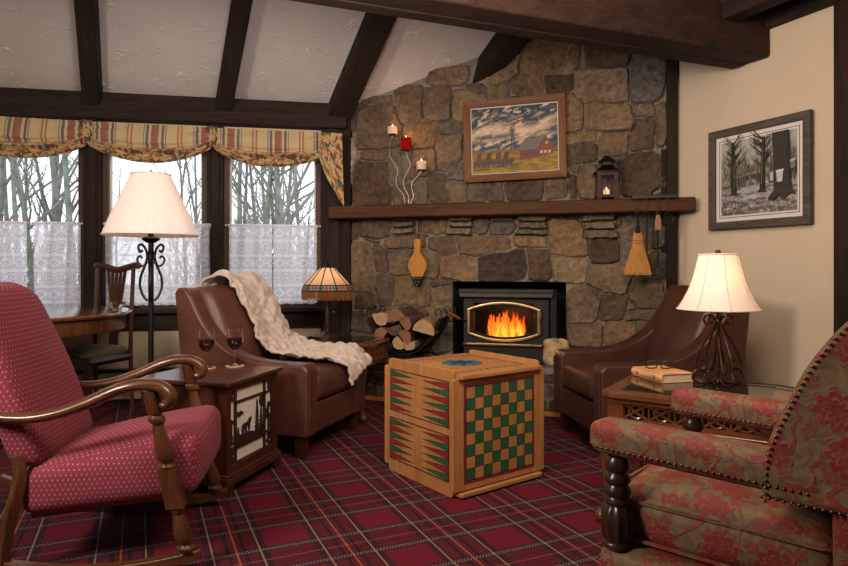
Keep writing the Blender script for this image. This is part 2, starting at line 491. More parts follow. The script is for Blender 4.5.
def mat_shade(name, col, trans=.5, tcol=None, seams=False):
    k = NT(name)
    d = k.n('ShaderNodeBsdfDiffuse'); k.put(d.inputs[0], col)
    t = k.n('ShaderNodeBsdfTranslucent'); k.put(t.inputs[0], tcol or col)
    ms = k.n('ShaderNodeMixShader'); ms.inputs[0].default_value = trans
    k.t.links.new(d.outputs[0], ms.inputs[1]); k.t.links.new(t.outputs[0], ms.inputs[2])
    return k.done(ms.outputs[0])

def mat_pane(name, refl=.06, tint=(1,1,1)):
    k = NT(name)
    tr = k.n('ShaderNodeBsdfTransparent'); k.put(tr.inputs[0], tint)
    g = k.n('ShaderNodeBsdfGlossy'); g.inputs['Roughness'].default_value = .3 if refl < .01 else .02
    fr = k.n('ShaderNodeFresnel'); fr.inputs[0].default_value = 1.45
    ms = k.n('ShaderNodeMixShader'); k.put(ms.inputs[0], k.math('MULTIPLY', fr.outputs[0], refl/.04, clamp=True))
    k.t.links.new(tr.outputs[0], ms.inputs[1]); k.t.links.new(g.outputs[0], ms.inputs[2])
    return k.done(ms.outputs[0])

def mat_emit(name, col, st, col2=None, h0=0, h1=1):
    k = NT(name); e = k.n('ShaderNodeEmission')
    if col2:
        z = k._sep(k.coord())[2]
        c = k.mix(k.step(k.math('ADD', z, k.math('MULTIPLY', k.noise(k.coord(), 30, 2), .05)), h0, h1), col, col2)
        k.put(e.inputs[0], c)
    else: k.put(e.inputs[0], col)
    e.inputs[1].default_value = st
    return k.done(e.outputs[0])

M = {}
M['carpet'] = mat_carpet(); M['plaster'] = mat_plaster()
M['cream'] = plain('cream_paint', (.63, .51, .375), .85, var=.05, scale=2, bump=.08)
M['tan'] = plain('tan_paint', (.58, .48, .34), .85, var=.05, scale=2, bump=.05)
M['beam'] = wood('dark_beam', (.010, .0055, .0035), (.052, .027, .016), 0, .75, .8, 0, .5, .5)
M['beam_z'] = wood('dark_post', (.009, .005, .0035), (.046, .024, .015), 2, .75, .8, 0, .5, .5)
M['beam_y'] = wood('dark_rafter', (.009, .005, .0035), (.046, .024, .015), 1, .75, .8, 0, .5, .5)
M['bigbeam'] = wood('hewn_beam', (.014, .007, .0045), (.068, .031, .019), 0, .75, .7, 0, .6, .5)
M['frame_wood'] = wood('window_wood', (.030, .014, .009), (.085, .040, .024), 2, .5, 1, 0, .3)
M['mantel'] = wood('mantel_wood', (.036, .012, .004), (.125, .047, .015), 0, .7, .8, 0, .5, .3)
M['stone'] = vcol('fieldstone', .85, .50, 48, 1.0, .012, .22)
M['mortar'] = plain('mortar', (.26, .22, .18), .9)
M['slate'] = plain('hearth_slate', (.12, .10, .085), .7, var=.4, scale=6, bump=.5, bdist=.01)
M['leather'] = mat_leather('brown_leather', (.088, .030, .019), .40)
M['leather_dk'] = mat_leather('dark_brown_leather', (.058, .020, .0135), .40)
M['dots'] = mat_dots(); M['floral'] = mat_floral(); M['lace'] = mat_lace(); M['valance'] = mat_valance()
M['walnut'] = wood('rocker_wood', (.036, .013, .006), (.145, .056, .022), 0, .28, 1.2, .5)
M['walnut_z'] = wood('rocker_post_wood', (.032, .011, .005), (.125, .047, .019), 2, .28, 1.2, .5)
M['cherry'] = wood('cherry_wood', (.035, .010, .006), (.085, .026, .014), 0, .3, 1.0, .4)
M['cherry_z'] = wood('cherry_side', (.035, .010, .006), (.080, .024, .013), 2, .35, 1.0, .3)
M['chair_wood'] = wood('chair_wood', (.040, .014, .007), (.125, .046, .022), 2, .3, 1.0, .3)
M['espresso'] = wood('espresso_wood', (.018, .008, .005), (.045, .018, .011), 2, .35, 1.0, .3)
M['table'] = wood('honey_table_wood', (.062, .019, .007), (.20, .068, .024), 0, .22, 1.0, .6)
M['table_z'] = wood('honey_leg_wood', (.060, .018, .007), (.19, .064, .023), 2, .28, 1.0, .5)
M['table_dk'] = wood('red_table_wood', (.07, .022, .009), (.20, .072, .028), 0, .18, 1.0, .8)
M['oak'] = wood('oak_board', (.30, .120, .038), (.47, .225, .085), 0, .42, .9, .0, .05)
M['oak_z'] = wood('oak_board_upright', (.30, .120, .038), (.47, .225, .085), 2, .42, .9, .0, .05)
M['gold_wood'] = wood('golden_wood', (.36, .13, .015), (.54, .23, .036), 2, .5, 1, 0)
M['pic_wood'] = wood('picture_frame_wood', (.095, .031, .0075), (.21, .082, .021), 0, .5, 1.5, 0)
M['barnwood'] = wood('weathered_frame_wood', (.050, .040, .034), (.13, .105, .088), 0, .75, 1.6, 0, .5)
M['g_green'] = plain('board_green', (.020, .085, .040), .5, var=.2, bump=0)
M['g_red'] = plain('board_red', (.22, .018, .018), .5, var=.2, bump=0)
M['g_black'] = plain('board_black', (.010, .008, .008), .5, bump=0)
M['g_blue'] = plain('board_blue', (.015, .06, .30), .4, var=.3, bump=0)
M['g_teal'] = plain('board_teal', (.015, .24, .17), .4, var=.3, bump=0)
M['iron'] = plain('black_iron', (.016, .014, .013), .42, .6, var=.3, bump=.15)
M['bronze'] = plain('bronze_iron', (.055, .030, .016), .38, .8, var=.5, scale=30, bump=.2)
M['stove'] = plain('stove_steel', (.0085, .008, .0075), .5, 0, var=.15, bump=.1, spec=.3)
M['black'] = plain('matte_black', (.006, .005, .005), .9)
M['brass'] = plain('aged_brass', (.55, .37, .16), .28, 1, var=.2, scale=20, bump=.1)
M['silver'] = plain('silver_wire', (.42, .38, .33), .35, 1, var=.1, bump=0)
M['pane'] = mat_pane('window_glass', .004); M['stove_glass'] = mat_pane('stove_glass', .08, (.92, .90, .86))
M['dark_glass'] = plain('smoked_glass_top', (.012, .012, .012), .06, 0, bump=0, spec=.6)
M['white_paint'] = plain('off_white', (.66, .63, .57), .6, bump=.05, var=.05)
M['mat_white'] = plain('mat_board', (.70, .64, .62), .8, bump=0, var=.04)
M['paint'] = vcol('painted_canvas', .6, .10, 90, .4, .003)
M['print'] = vcol('art_print', .5, .04, 90, 0)
M['shade'] = mat_shade('cream_lampshade', (.90, .82, .79), .22, (.92, .68, .50))
M['shade_w'] = mat_shade('white_lampshade', (.90, .83, .80), .32, (.95, .66, .44))
M['shade_t'] = mat_shade('amber_glass_panel', (.80, .62, .46), .55, (.95, .66, .40))
M['fringe'] = mat_shade('bead_fringe', (.28, .13, .045), .35, (.50, .22, .06))
M['straw'] = wood('straw', (.25, .10, .020), (.58, .28, .075), 2, .7, 5, 0, .6)
M['wax'] = mat_shade('white_wax', (.85, .70, .58), .3, (.95, .6, .35))
M['wax_red'] = mat_shade('red_wax', (.34, .008, .012), .3, (.7, .02, .015))
M['flame'] = mat_emit('flame', (1.0, .62, .22), 14)
def mat_fire(name, lo, hi, st):
    k = NT(name); e = k.n('ShaderNodeEmission'); co = k.coord()
    z = k._sep(co)[2]
    nz = k.noise(k.vm('MULTIPLY', k.coord('Object'), (1, 1, .35)), 38, 3)
    k.put(e.inputs[0], k.mix(k.step(k.math('ADD', z, k.math('MULTIPLY', nz, .14)), .06, .22), lo, hi)); e.inputs[1].default_value = st
    tr = k.n('ShaderNodeBsdfTransparent'); lw = k.n('ShaderNodeLayerWeight'); lw.inputs[0].default_value = .5
    soft = k.math('MULTIPLY', k.math('POWER', k.math('SUBTRACT', 1.0, lw.outputs[1]), 1.3), k.step(nz, .25, .6), clamp=True)
    soft = k.math('MULTIPLY', soft, k.step(z, .25, .08))
    ms = k.n('ShaderNodeMixShader'); k.put(ms.inputs[0], soft)
    k.t.links.new(tr.outputs[0], ms.inputs[1]); k.t.links.new(e.outputs[0], ms.inputs[2])
    return k.done(ms.outputs[0])
M['fire'] = mat_fire('fire', (1.0, .22, .012), (1.0, .07, .005), 2.2)
M['fire_hot'] = mat_fire('fire_core', (1.0, .40, .035), (1.0, .12, .008), 3.0)
M['ember'] = mat_emit('ember', (1.0, .13, .01), 4.0)
M['lantern_red'] = plain('lantern_red', (.050, .009, .011), .65, 0, bump=.1)
M['bark'] = plain('log_bark', (.075, .045, .028), .9, var=.6, scale=20, bump=.8, bdist=.01)
M['log_pale'] = wood('split_log', (.26, .14, .07), (.50, .31, .16), 1, .8, 2, 0, .4)
M['log_red'] = wood('split_log_red', (.14, .06, .035), (.27, .13, .075), 1, .8, 2, 0, .4)
M['sling'] = plain('log_sling_leather', (.085, .045, .020), .6, var=.4, scale=15)
M['olive'] = plain('olive_velvet', (.17, .125, .030), .85, var=.2, bump=.2, sheen=.3)
M['throw'] = plain('cream_throw', (.62, .48, .39), .95, var=.18, scale=35, bump=.9, bdist=.012, sheen=.4)
M['coaster'] = plain('tan_coaster', (.50, .30, .16), .6)
M['book'] = plain('tan_book_cover', (.58, .30, .13), .5, var=.25, scale=8)
M['page'] = plain('book_pages', (.60, .48, .33), .8, var=.1, scale=100)
M['rock'] = plain('cream_rock', (.50, .34, .20), .8, var=.5, scale=14, bump=.9, bdist=.02)
M['heater'] = plain('heater_beige', (.42, .35, .26), .5, .0, bump=0)
M['cord'] = plain('black_cord', (.012, .012, .012), .5, bump=0)
M['cane'] = plain('beige_shelf', (.42, .34, .24), .7)
M['nail'] = plain('nailhead_bronze', (.16, .11, .07), .32, .9, bump=0)
M['tree'] = plain('hazed_bark', (.24, .235, .215), .95, var=.35, scale=5, bump=0)  # fog put into the bark colour by paling it
M['tree_g'] = plain('hazed_mossy_bark', (.20, .225, .18), .95, var=.4, scale=5, bump=0)  # moss tint, paled too for painted-in fog
M['grass'] = plain('winter_grass', (.30, .30, .20), .95, var=.3, scale=.8, bump=0)
k = NT('clear_glass'); M['glass'] = k.done(k.pbsdf((1, 1, 1), .0, trans=1, ior=1.45))
k = NT('red_wine'); M['wine'] = k.done(k.pbsdf((.035, .002, .006), .05, 0, None, .5))
# ------------------------------------------------------------------ camera, world
cam_d = bpy.data.cameras.new('camera'); cam = bpy.data.objects.new('camera', cam_d); C.objects.link(cam)
cam.location = (0, 0, EYE); cam.rotation_euler = (pi/2, 0, 0)
cam_d.sensor_width = 36; cam_d.lens = F/848*36; cam_d.shift_y = -(283-HY)/848; cam_d.clip_start = .05
bpy.context.scene.camera = cam
sc = bpy.context.scene
sc.view_settings.view_transform = 'Standard'; sc.view_settings.look = 'None'
sc.view_settings.exposure = 0; sc.view_settings.gamma = 1
w = bpy.data.worlds.new('overcast'); sc.world = w; w.use_nodes = True
bg = w.node_tree.nodes['Background']; bg.inputs[0].default_value = (.90, .94, 1.0, 1); bg.inputs[1].default_value = 1.8

# ------------------------------------------------------------------ shell
L0 = WIN.w(-3.6, 0); R0 = RIGHT.w(6.6, 0)
fl = [(C1[0]-.02, C1[1]+.12), (L0.x, L0.y+.1), (L0.x, -1.6), (R0.x, -1.6), (R0.x, R0.y), (C2[0]+.12, C2[1]+.12)]
b = MB(); b.flat(fl[::-1] if False else fl, 0, 'xy'); struct(b.build('floor', M['carpet'], smooth=0))
# right wall
b = MB(); b.bx(0, 6.6, 0, .12, 0, 4.3)
struct(place(b.build('wall_right', M['cream'], smooth=0), (*C2, 0), RIGHT.rz))
# unseen walls behind and left of the camera
b = MB(); b.bx(L0.x-.1, L0.x, -1.6, L0.y, 0, 4.3); struct(b.build('wall_left', M['cream'], smooth=0))
b = MB(); b.bx(L0.x-.1, R0.x+.1, -1.7, -1.6, 0, 4.3); struct(b.build('wall_front', M['cream'], smooth=0))

# ---- window wall
wx = lambda px: WIN.hit(px, HY)[0]
ops = [(-24, 85), (103, 208), (224, 321)]
ops = [(wx(a), wx(b_)) for a, b_ in ops]
SILL, HEAD = .745, 2.24
b = MB()
b.bx(-3.6, .0, 0, .12, 0, SILL, 0)
b.bx(-3.6, .0, 0, .12, HEAD, 2.75, 0)
xs = [-3.6] + [v for o_ in ops for v in o_] + [.0]
for i in range(0, len(xs), 2): b.bx(xs[i], xs[i+1], 0, .12, SILL, HEAD, 0)
wl = place(b.build('wall_window', M['tan'], smooth=0), (*C1, 0), WIN.rz); struct(wl); wl.name = 'wall_back'
tn = [0]
def trim(mb, mat, frame=None, **kw):
    tn[0] += 1
    o = mb.build('trim_%d' % tn[0], mat, **kw); struct(o)
    if frame: place(o, (frame.o.x, frame.o.y, 0), frame.rz)
    return o
# posts between the windows
for a, c in ((ops[0][1], ops[1][0]), (ops[1][1], ops[2][0]), (ops[2][1], -.005)):
    b = MB(); b.bx(a, c, -.055, .0, .0 if c > -.1 else SILL-.14, HEAD+.06)
    b.bx(a+.035, c-.03, -.085, -.055, .0 if c > -.1 else SILL-.14, HEAD+.06)
    trim(b, M['beam_z'], WIN, smooth=0, bevel=.006)
# wood facing where the windows meet the stone
b = MB(); b.bx(.005, .085, -.06, -.002, 0, 2.47); trim(b, M['beam_z'], STONE, smooth=0, bevel=.006)
# top plate, apron
b = MB(); b.bx(-3.6, .02, -.13, 0, 2.265, 2.475); trim(b, M['beam'], WIN, smooth=0, bevel=.01)
b = MB(); b.bx(-3.6, -.0, -.03, 0, .57, SILL-.035); trim(b, M['beam'], WIN, smooth=0, bevel=.005)
for i, (a, c) in enumerate(ops):
    wroot = bpy.data.objects.new('window_%d' % (i+1), None); C.objects.link(wroot); struct(wroot)
    place(wroot, (*C1, 0), WIN.rz)
    b = MB()
    t = .045
    b.bx(a, a+t, -.02, .10, SILL, HEAD); b.bx(c-t, c, -.02, .10, SILL, HEAD)
    b.bx(a, c, -.02, .10, SILL, SILL+.05); b.bx(a, c, -.02, .10, HEAD-.05, HEAD)
    b.build('window_frame', M['frame_wood'], wroot, smooth=0, bevel=.004)
    b = MB()
    for x in (a+t, c-t-.012): b.bx(x, x+.012, .02, .06, SILL+.05, HEAD-.05)
    b.build('jamb_liner', M['white_paint'], wroot, smooth=0)
    b = MB(); b.bx(a+t, c-t, .062, .066, SILL+.05, HEAD-.05); b.build('pane', M['pane'], wroot, smooth=0)
    b = MB(); b.bx(a-.05, c+.05, -.10, .0, SILL-.035, SILL); b.build('window_sill', M['beam'], wroot, smooth=0, bevel=.006)

# ---- ceiling
def line_p(x, y, off=0):
    p = WIN.w(x, y); return (p.x, p.y, ceil_z(p, off))
b = MB()
b.add([line_p(-4.2, .15), line_p(3.6, .15), line_p(3.6, -2.75), line_p(-4.2, -2.75)], [(3, 2, 1, 0)])
struct(b.build('ceiling', M['plaster'], smooth=0))
# big hewn beam
BZ = 2.445
pf, pn = on_z(735, 68, BZ), on_z(769, 59, BZ)
p_l = on_z(300, 0, BZ)
bd = Vector((pf.x-p_l.x, pf.y-p_l.y, 0)).normalized(); bn = Vector((bd.y, -bd.x, 0))     # bn towards the camera
bw = .255
def bp(s, t, z): return pf + bd*s + bn*t + Vector((0, 0, z))
b = MB()
Lb = -5.2
rsl = .30    # the end follows the right wall
b.add([bp(Lb,0,0), bp(.0,0,0), bp(.03,bw,0), bp(Lb,bw,0), bp(Lb,0,.40), bp(.0,0,.40), bp(.03,bw,.40), bp(Lb,bw,.40)],
      [(3,2,1,0),(4,5,6,7),(0,1,5,4),(1,2,6,5),(2,3,7,6),(3,0,4,7)])
big = trim(b, M['bigbeam'], smooth=0, bevel=.018)
# black blocks painting in the shade of notches on its lower near arris, and the ledger strip below its far side
b = MB()
for s, ln in ((-1.13, .05), (-.98, .05), (-.50, .035)):
    q = bp(s, bw+.002, .012); ang = atan2(bd.y, bd.x)
    b.box(q.x, q.y, q.z, ln, .02, .03, 0, None, ang, .35)
trim(b, M['black'], smooth=0)
b = MB(); b.add([bp(Lb,-.012,-.008), bp(-.02,-.012,-.008), bp(-.02,.085,-.008), bp(Lb,.085,-.008), bp(Lb,-.02,.02), bp(-.0,-.02,.02), bp(.0,.085,.02), bp(Lb,.085,.02)],
      [(3,2,1,0),(4,5,6,7),(0,1,5,4),(1,2,6,5),(2,3,7,6),(3,0,4,7)])
trim(b, M['beam'], smooth=0, bevel=.006)
# flat ceiling on the near side of the beam, and an unseen riser added above it to block light
b = MB(); q0, q1 = bp(Lb-1, .1, .30), bp(1.0, .1, .30)
b.add([tuple(q0), tuple(q1), (R0.x+1.5, -1.7, BZ+.30), (L0.x-.1, -1.7, BZ+.30)], [(0, 1, 2, 3)])
o = b.build('ceiling_flat', M['plaster'], smooth=0); struct(o); o.name = 'ceiling.001'
b = MB(); q0, q1 = bp(Lb-1, .12, .1), bp(1.0, .12, .1)
b.add([tuple(q0), tuple(q1), (q1.x, q1.y, 4.4), (q0.x, q0.y, 4.4)], [(0, 1, 2, 3)])
o = b.build('riser_light_block', M['plaster'], smooth=0); struct(o); o.name = 'wall_light_block'
# trim along the top of the right wall, and a joist beside it
b = MB(); x0 = RIGHT.hit(762, 30)[0]
b.bx(x0, 6.0, -.05, 0, 2.625, 2.75); trim(b, M['beam'], RIGHT, smooth=0, bevel=.006)
b = MB(); b.bx(x0-.02, 6.0, -.42, -.30, 2.625, 2.75); trim(b, M['beam'], RIGHT, smooth=0, bevel=.006)
# posts on the right wall
xa = RIGHT.hit(837, HY)[0]
b = MB(); b.bx(xa, xa+.16, -.035, 0, 0, 2.63); trim(b, M['beam_z'], RIGHT, smooth=0, bevel=.005)
b = MB(); xs_ = STONE.hit(666, HY)[0]; xe_ = STONE.hit(677.5, HY, .03)[0]
b.bx(xs_, xe_, -.05, 0, 0, 3.2); trim(b, M['beam_z'], STONE, smooth=0, bevel=.005)
b = MB(); xs2 = STONE.hit(661, HY)[0]
b.bx(xs2, xs_, -.03, 0, 1.2, 1.98); trim(b, M['beam_z'], STONE, smooth=0, bevel=.004)
# baseboard on the right wall
b = MB(); b.bx(.02, 6.0, -.018, 0, 0, .11); o = b.build('baseboard_right', M['beam'], smooth=0, bevel=.004); struct(o); place(o, (*C2, 0), RIGHT.rz)
# rafters
def rafter(lb, rb, lt, rt, ext=.0, start=0, off=.185):
    P = [on_ceil(*q, off) for q in (lb, rb, rt, lt)]
    c0, c1 = (P[0]+P[1])/2, (P[2]+P[3])/2
    d = (c1-c0).normalized()
    acr = ((P[1]-P[0]) - d*(P[1]-P[0]).dot(d)).normalized()
    wd = ((P[1]-P[0]).dot(acr)+(P[2]-P[3]).dot(acr))/2
    nrm = d.cross(acr).normalized()
    if nrm.z < 0: nrm = -nrm
    print('rafter', c0, d, 'width', wd)
    wd = max(.11, min(.19, wd))
    M_ = Matrix((( acr.x, d.x, nrm.x, c0.x), (acr.y, d.y, nrm.y, c0.y), (acr.z, d.z, nrm.z, c0.z), (0, 0, 0, 1)))
    ln = (c1-c0).length + ext
    b = MB(); b.bx(-wd/2, wd/2, start, ln, 0, .24)
    o = trim(b, M['beam_y'], smooth=0, bevel=.012); o.matrix_world = M_
rafter((83, 118), (100, 118), (73, 0), (94, 0), .6, -.12)
rafter((212, 125), (229, 128), (232, 0), (253, 0), .5, -.12)
rafter((322, 131), (345, 133), (372, 12), (399, 15), .6, -.12)
rafter((466, 93), (490, 89), (507, 35), (529, 39), .8, -.30, .205)

# ---- stone wall: every stone placed where it sits in the wall
ST = """367 91 98 105|359 402 106 149 d|395 423 87 124|426 451 87 120|431 466 69 86|452 485 91 121 g|405 438 122 149 g|441 460 121 135 s|350 358 100 134 d|350 357 137 204 m|365 389 150 163
353 392 160 205 k|388 410 150 185 s|410 437 149 177|438 463 136 170|450 466 161 181 s|392 414 184 204|415 429 180 203 s|430 447 175 202 d|447 467 181 202|467 485 183 201|485 503 181 200 d|505 545 180 200 k|546 571 179 197
488 507 85 102|469 486 86 98 d|513 544 77 98 g|543 574 74 95 k|521 577 36 74 g|489 521 56 83|560 579 38 72 r|586 629 43 68 k|575 629 70 103 t|629 664 48 103 b|587 631 105 131 t|632 657 105 118 t|632 655 119 152 d|565 584 92 131 g|565 598 133 144 t|567 596 145 164 d
599 629 132 158|620 666 153 195 k|578 600 165 196|571 580 164 174|565 577 175 197 k|598 619 160 196|655 664 103 150|466 560 100 180 d
350 359 221 240 d|361 392 219 238 d|420 447 218 233 g|384 426 235 247|365 383 239 242|351 374 242 291 t|371 389 244 272 d|390 413 249 274|413 440 249 281|429 457 237 255 d|443 476 257 280 g|376 395 275 305 d|396 430 276 306 g|432 453 281 287 d|432 455 288 322 t|357 380 292 310 d
474 491 217 233 s|491 516 222 235 b|491 516 213 221 s|458 512 236 255 g|513 545 237 247 g|480 527 249 280 v|529 552 249 279 k|549 585 219 255 g|550 591 257 281 t|617 626 216 229 d|619 637 215 258 s|639 652 215 250 s|589 620 240 264 k|587 630 260 294 t|630 662 278 309|648 664 250 275 s|637 648 252 274 b
565 600 285 323|602 627 295 320 d|627 638 301 310|624 656 311 321|570 603 324 346|604 637 321 347 g|638 662 322 342|566 600 348 372 d|602 640 350 372|642 664 345 372 d|352 378 311 332 d|352 374 334 356 s|376 402 308 330|404 430 308 334 d|432 452 324 350 s|378 400 333 356 d|402 430 336 360|352 380 358 380 d
389 418 218 222 K|394 416 223 228 K|394 418 229 234 K|445 474 216 221 K|450 474 222 227 K|448 473 228 235 K|518 549 215 221 K|518 547 222 229 K|517 548 230 235 K|581 617 213 221 K|582 614 223 229 K|582 615 230 238 K|560 580 212 219 d|552 562 211 218 s|655 664 212 250 s|653 664 152 200 d"""
TONE = {'': (.152, .113, .077), 'd': (.104, .078, .055), 'g': (.180, .122, .070), 's': (.135, .113, .088), 'k': (.088, .062, .044), 'm': (.27, .24, .20),
        'r': (.150, .078, .048), 't': (.205, .150, .098), 'b': (.112, .104, .096), 'v': (.066, .050, .044), 'K': (.150, .122, .088)}
stones = []
for i, tok in enumerate(ST.replace('\n', '|').split('|')):
    q = tok.split(); tone = q[4] if len(q) > 4 else ''
    if i == 0: q = ['367', '391', '98', '105']; tone = ''
    x0, x1, y0, y1 = map(float, q[:4])
    a0, z1 = STONE.hit((x0+x1)/2, y0); _, z0 = STONE.hit((x0+x1)/2, y1)
    sx0 = STONE.hit(x0, HY)[0]; sx1 = STONE.hit(x1, HY)[0]
    stones.append(((sx0+sx1)/2, (z0+z1)/2, (sx1-sx0)/2, (z1-z0)/2, tone))
def stone_field(x0, x1, z0, z1, step, stones, hole=None, seed=0, relief=.03, topcut=None):
    nx, nz = int((x1-x0)/step), int((z1-z0)/step)
    X = np.linspace(x0, x1, nx+1); Z = np.linspace(z0, z1, nz+1)
    gx, gz = np.meshgrid(X, Z)
    nv = np.array([[noise.noise((x*5+seed, z*5, 1.3)), noise.noise((x*5+seed, z*5, 7.9)), noise.noise((x*16, z*16, seed+3)), noise.fractal((x*22, z*22, seed+5), .8, 2, 4)] for x, z in zip(gx.ravel(), gz.ravel())])
    wx_ = gx.ravel()+nv[:, 0]*.022+nv[:, 2]*.007; wz_ = gz.ravel()+nv[:, 1]*.022+nv[:, 3]*.003
    best = np.full(wx_.shape, 9.0); sec = np.full(wx_.shape, 9.0); bi = np.zeros(wx_.shape, int)
    for i, (cx, cz, hx, hz, t) in enumerate(stones):
        r_ = random.Random(i*7+3)
        sk = r_.uniform(-.24, .24); rt = r_.uniform(-.14, .14) if t != 'K' else 0; p = r_.uniform(3.2, 8.0)
        dx = wx_-cx; dz = wz_-cz
        u = (dx+sk*dz*min(1, hx/hz)*(t != 'K'))/hx; v = (dz+rt*dx*min(1, hz/hx))/hz
        # metric distance outside of the edge so that neighbours meet in the middle
        dd = (np.abs(u)**p+np.abs(v)**p)**(1/p)
        d = (dd-1)*min(hx, hz)
        m = d < best
        sec = np.where(m, best, np.minimum(sec, d)); best = np.where(m, d, best); bi = np.where(m, i, bi)
    gap = sec-best
    # inside a stone if not far outside it and away from the border with the next one
    ins = np.clip((.020-best)/.011, 0, 1)*np.clip((gap-.006)/.009, 0, 1)
    ins = ins*ins*(3-2*ins)
    rr = np.random.RandomState(seed+1)
    tones = np.array([TONE[s[4]] for s in stones])*np.array([1.07, 1.0, .95])*rr.uniform(.76, 1.22, (len(stones), 1))*rr.uniform(.97, 1.03, (len(stones), 3))
    hgt = rr.uniform(.6, 1.25, len(stones)); kk = np.array([s[4] == 'K' for s in stones])
    hgt = np.where(kk, 2.6, hgt)
    tx = rr.uniform(-.34, .34, len(stones)); tz = rr.uniform(-.30, .30, len(stones))
    ccx = np.array([s[0] for s in stones]); ccz = np.array([s[1] for s in stones])
    tilt = (gx.ravel()-ccx[bi])*tx[bi]+(gz.ravel()-ccz[bi])*tz[bi]
    y = -ins*(relief*hgt[bi]+tilt*.45*(~kk[bi])+nv[:, 3]*.010+nv[:, 0]*.010) - (1-ins)*nv[:, 3]*.003
    big = nv[:, 1][:, None]*np.array([.42, .36, .28])+nv[:, 3][:, None]*.38
    rust = np.clip(nv[:, 0]*1.3-.35, 0, .5)[:, None]
    col = tones[bi]*(1+big)
    col = col*(1-rust)+np.array([.20, .115, .05])*rust*.7+col*rust*.3
    mort = np.array([.235, .200, .158])*(1+nv[:, 3:4]*.25)
    sh = np.clip(1-.35*np.exp(-((ins-.25)/.18)**2), 0, 1)[:, None]*0+1
    cols = (col*ins[:, None]+mort*(1-ins[:, None]))*sh
    b = MB()
    b.v = [(float(a), float(c), float(d)) for a, c, d in zip(gx.ravel(), y, gz.ravel())]
    W_ = nx+1
    for j in range(nz):
        for i in range(nx):
            xm, zm = (X[i]+X[i+1])/2, (Z[j]+Z[j+1])/2
            if hole and hole[0] < xm < hole[1] and hole[2] < zm < hole[3]: continue
            b.f.append((j*W_+i, j*W_+i+1, (j+1)*W_+i+1, (j+1)*W_+i)); b.m.append(0)
    return b, np.clip(cols, 0, 1)
hx0 = STONE.hit(453, HY)[0]; hx1 = STONE.hit(566, HY)[0]; hz1 = STONE.hit(510, 281.5)[1]
sx_l = STONE.hit(349, HY)[0]; sx_r = STONE.hit(667, HY)[0]
b, cols = stone_field(sx_l, sx_r, .0, 3.25, .0085, stones, (hx0, hx1, .30, hz1), 2, .032)
o = b.build('wall_stone', M['stone'], cols=cols); struct(o); place(o, (*C1, 0), STONE.rz)
# masonry behind the facing
b = MB(); b.bx(-.05, hx0-.004, .012, .14, 0, 4.3); b.bx(hx1+.004, 2.95, .012, .14, 0, 4.3); b.bx(hx0-.004, hx1+.004, .012, .14, hz1+.004, 4.3); b.bx(hx0-.004, hx1+.004, .012, .14, 0, .296)
o = b.build('wall_stone_core', M['mortar'], smooth=0); struct(o); place(o, (*C1, 0), STONE.rz)
# firebox recess
b = MB()
b.add([(hx0,.0,.3),(hx1,.0,.3),(hx1,.0,hz1),(hx0,.0,hz1),(hx0,.5,.3),(hx1,.5,.3),(hx1,.5,hz1),(hx0,.5,hz1)],
      [(4,5,6,7),(0,4,7,3),(5,1,2,6),(3,7,6,2),(0,1,5,4)])
trim(b, M['black'], STONE, smooth=0)
# ---- raised hearth
HT = .345
hl, hr = on_z(373, 399, 0), on_z(552, 415, 0)
HEARTH = Frame((hl.x, hl.y), (hr.x-hl.x, hr.y-hl.y))
hw = 2.10
hs = []
rr = random.Random(5)
x = -.34
zz = [(.02, .12), (.12, .235), (.235, .335)]
for z0, z1 in zz:
    x = -.34 - rr.uniform(0, .15)
    while x < hw:
        wd = rr.uniform(.12, .30); hs.append((x+wd/2, (z0+z1)/2+rr.uniform(-.01, .01), wd/2-.008, (z1-z0)/2-.004, rr.choice(['', 'd', 'd', 's', 'b', 'k']))); x += wd
b, cols = stone_field(-.34, hw-.34, .0, HT-.03, .012, hs, None, 9, .02)
o = b.build('hearth_face', M['stone'], cols=cols*.8); struct(o); place(o, (hl.x, hl.y, 0), HEARTH.rz)
b = MB()
wA, wB = STONE.w(sx_l, .05), STONE.w(2.20, .05)
f0, f1 = HEARTH.w(-.36, -.025), HEARTH.w(hw-.34, -.025)
b.prism([(f0.x, f0.y), (f1.x, f1.y), (wB.x, wB.y), (wA.x, wA.y)], HT-.05, HT, 'xy')
f0, f1 = HEARTH.w(-.34, .03), HEARTH.w(hw-.35, .03)
b.prism([(f0.x, f0.y), (f1.x, f1.y), (wB.x, wB.y), (wA.x, wA.y)], 0, HT-.05, 'xy')
struct(b.build('hearth', M['slate'], smooth=0, bevel=.01))
b = MB(); b.bx(-.34, hw-.34, -.06, -.022, 0, .03); o = b.build('baseboard_hearth', M['gold_wood'], smooth=0, bevel=.005); struct(o); place(o, (hl.x, hl.y, 0), HEARTH.rz)

# ---- baseboard heater under the windows
t = thing('baseboard_heater', 'long beige baseboard heater running along the floor under the windows', 'heater', (*C1, 0), WIN.rz)
b = MB(); b.bx(-3.5, -.12, -.07, -.005, .02, .235); b.build('cover', M['heater'], t, smooth=0, bevel=.008)
b = MB(); b.bx(-3.5, -.12, -.075, -.01, .238, .262); b.build('grille', M['iron'], t, smooth=0)

# ---- mantel
off = .235
mx0, mz1 = STONE.hit(328, 206, off); mx1, _ = STONE.hit(696, 196, off)
_, mz0 = STONE.hit(512, 214.5, off); _, mz1 = STONE.hit(512, 201.5, off)
t = place(MB().bx(mx0, mx1, -off, -.012, mz0, mz1).build('mantel_shelf', M['mantel'], smooth=0, bevel=.012), (*C1, 0), STONE.rz)
tag(t, 'long rough brown timber mantel shelf across the stone fireplace wall', 'mantel')
MZ = mz1

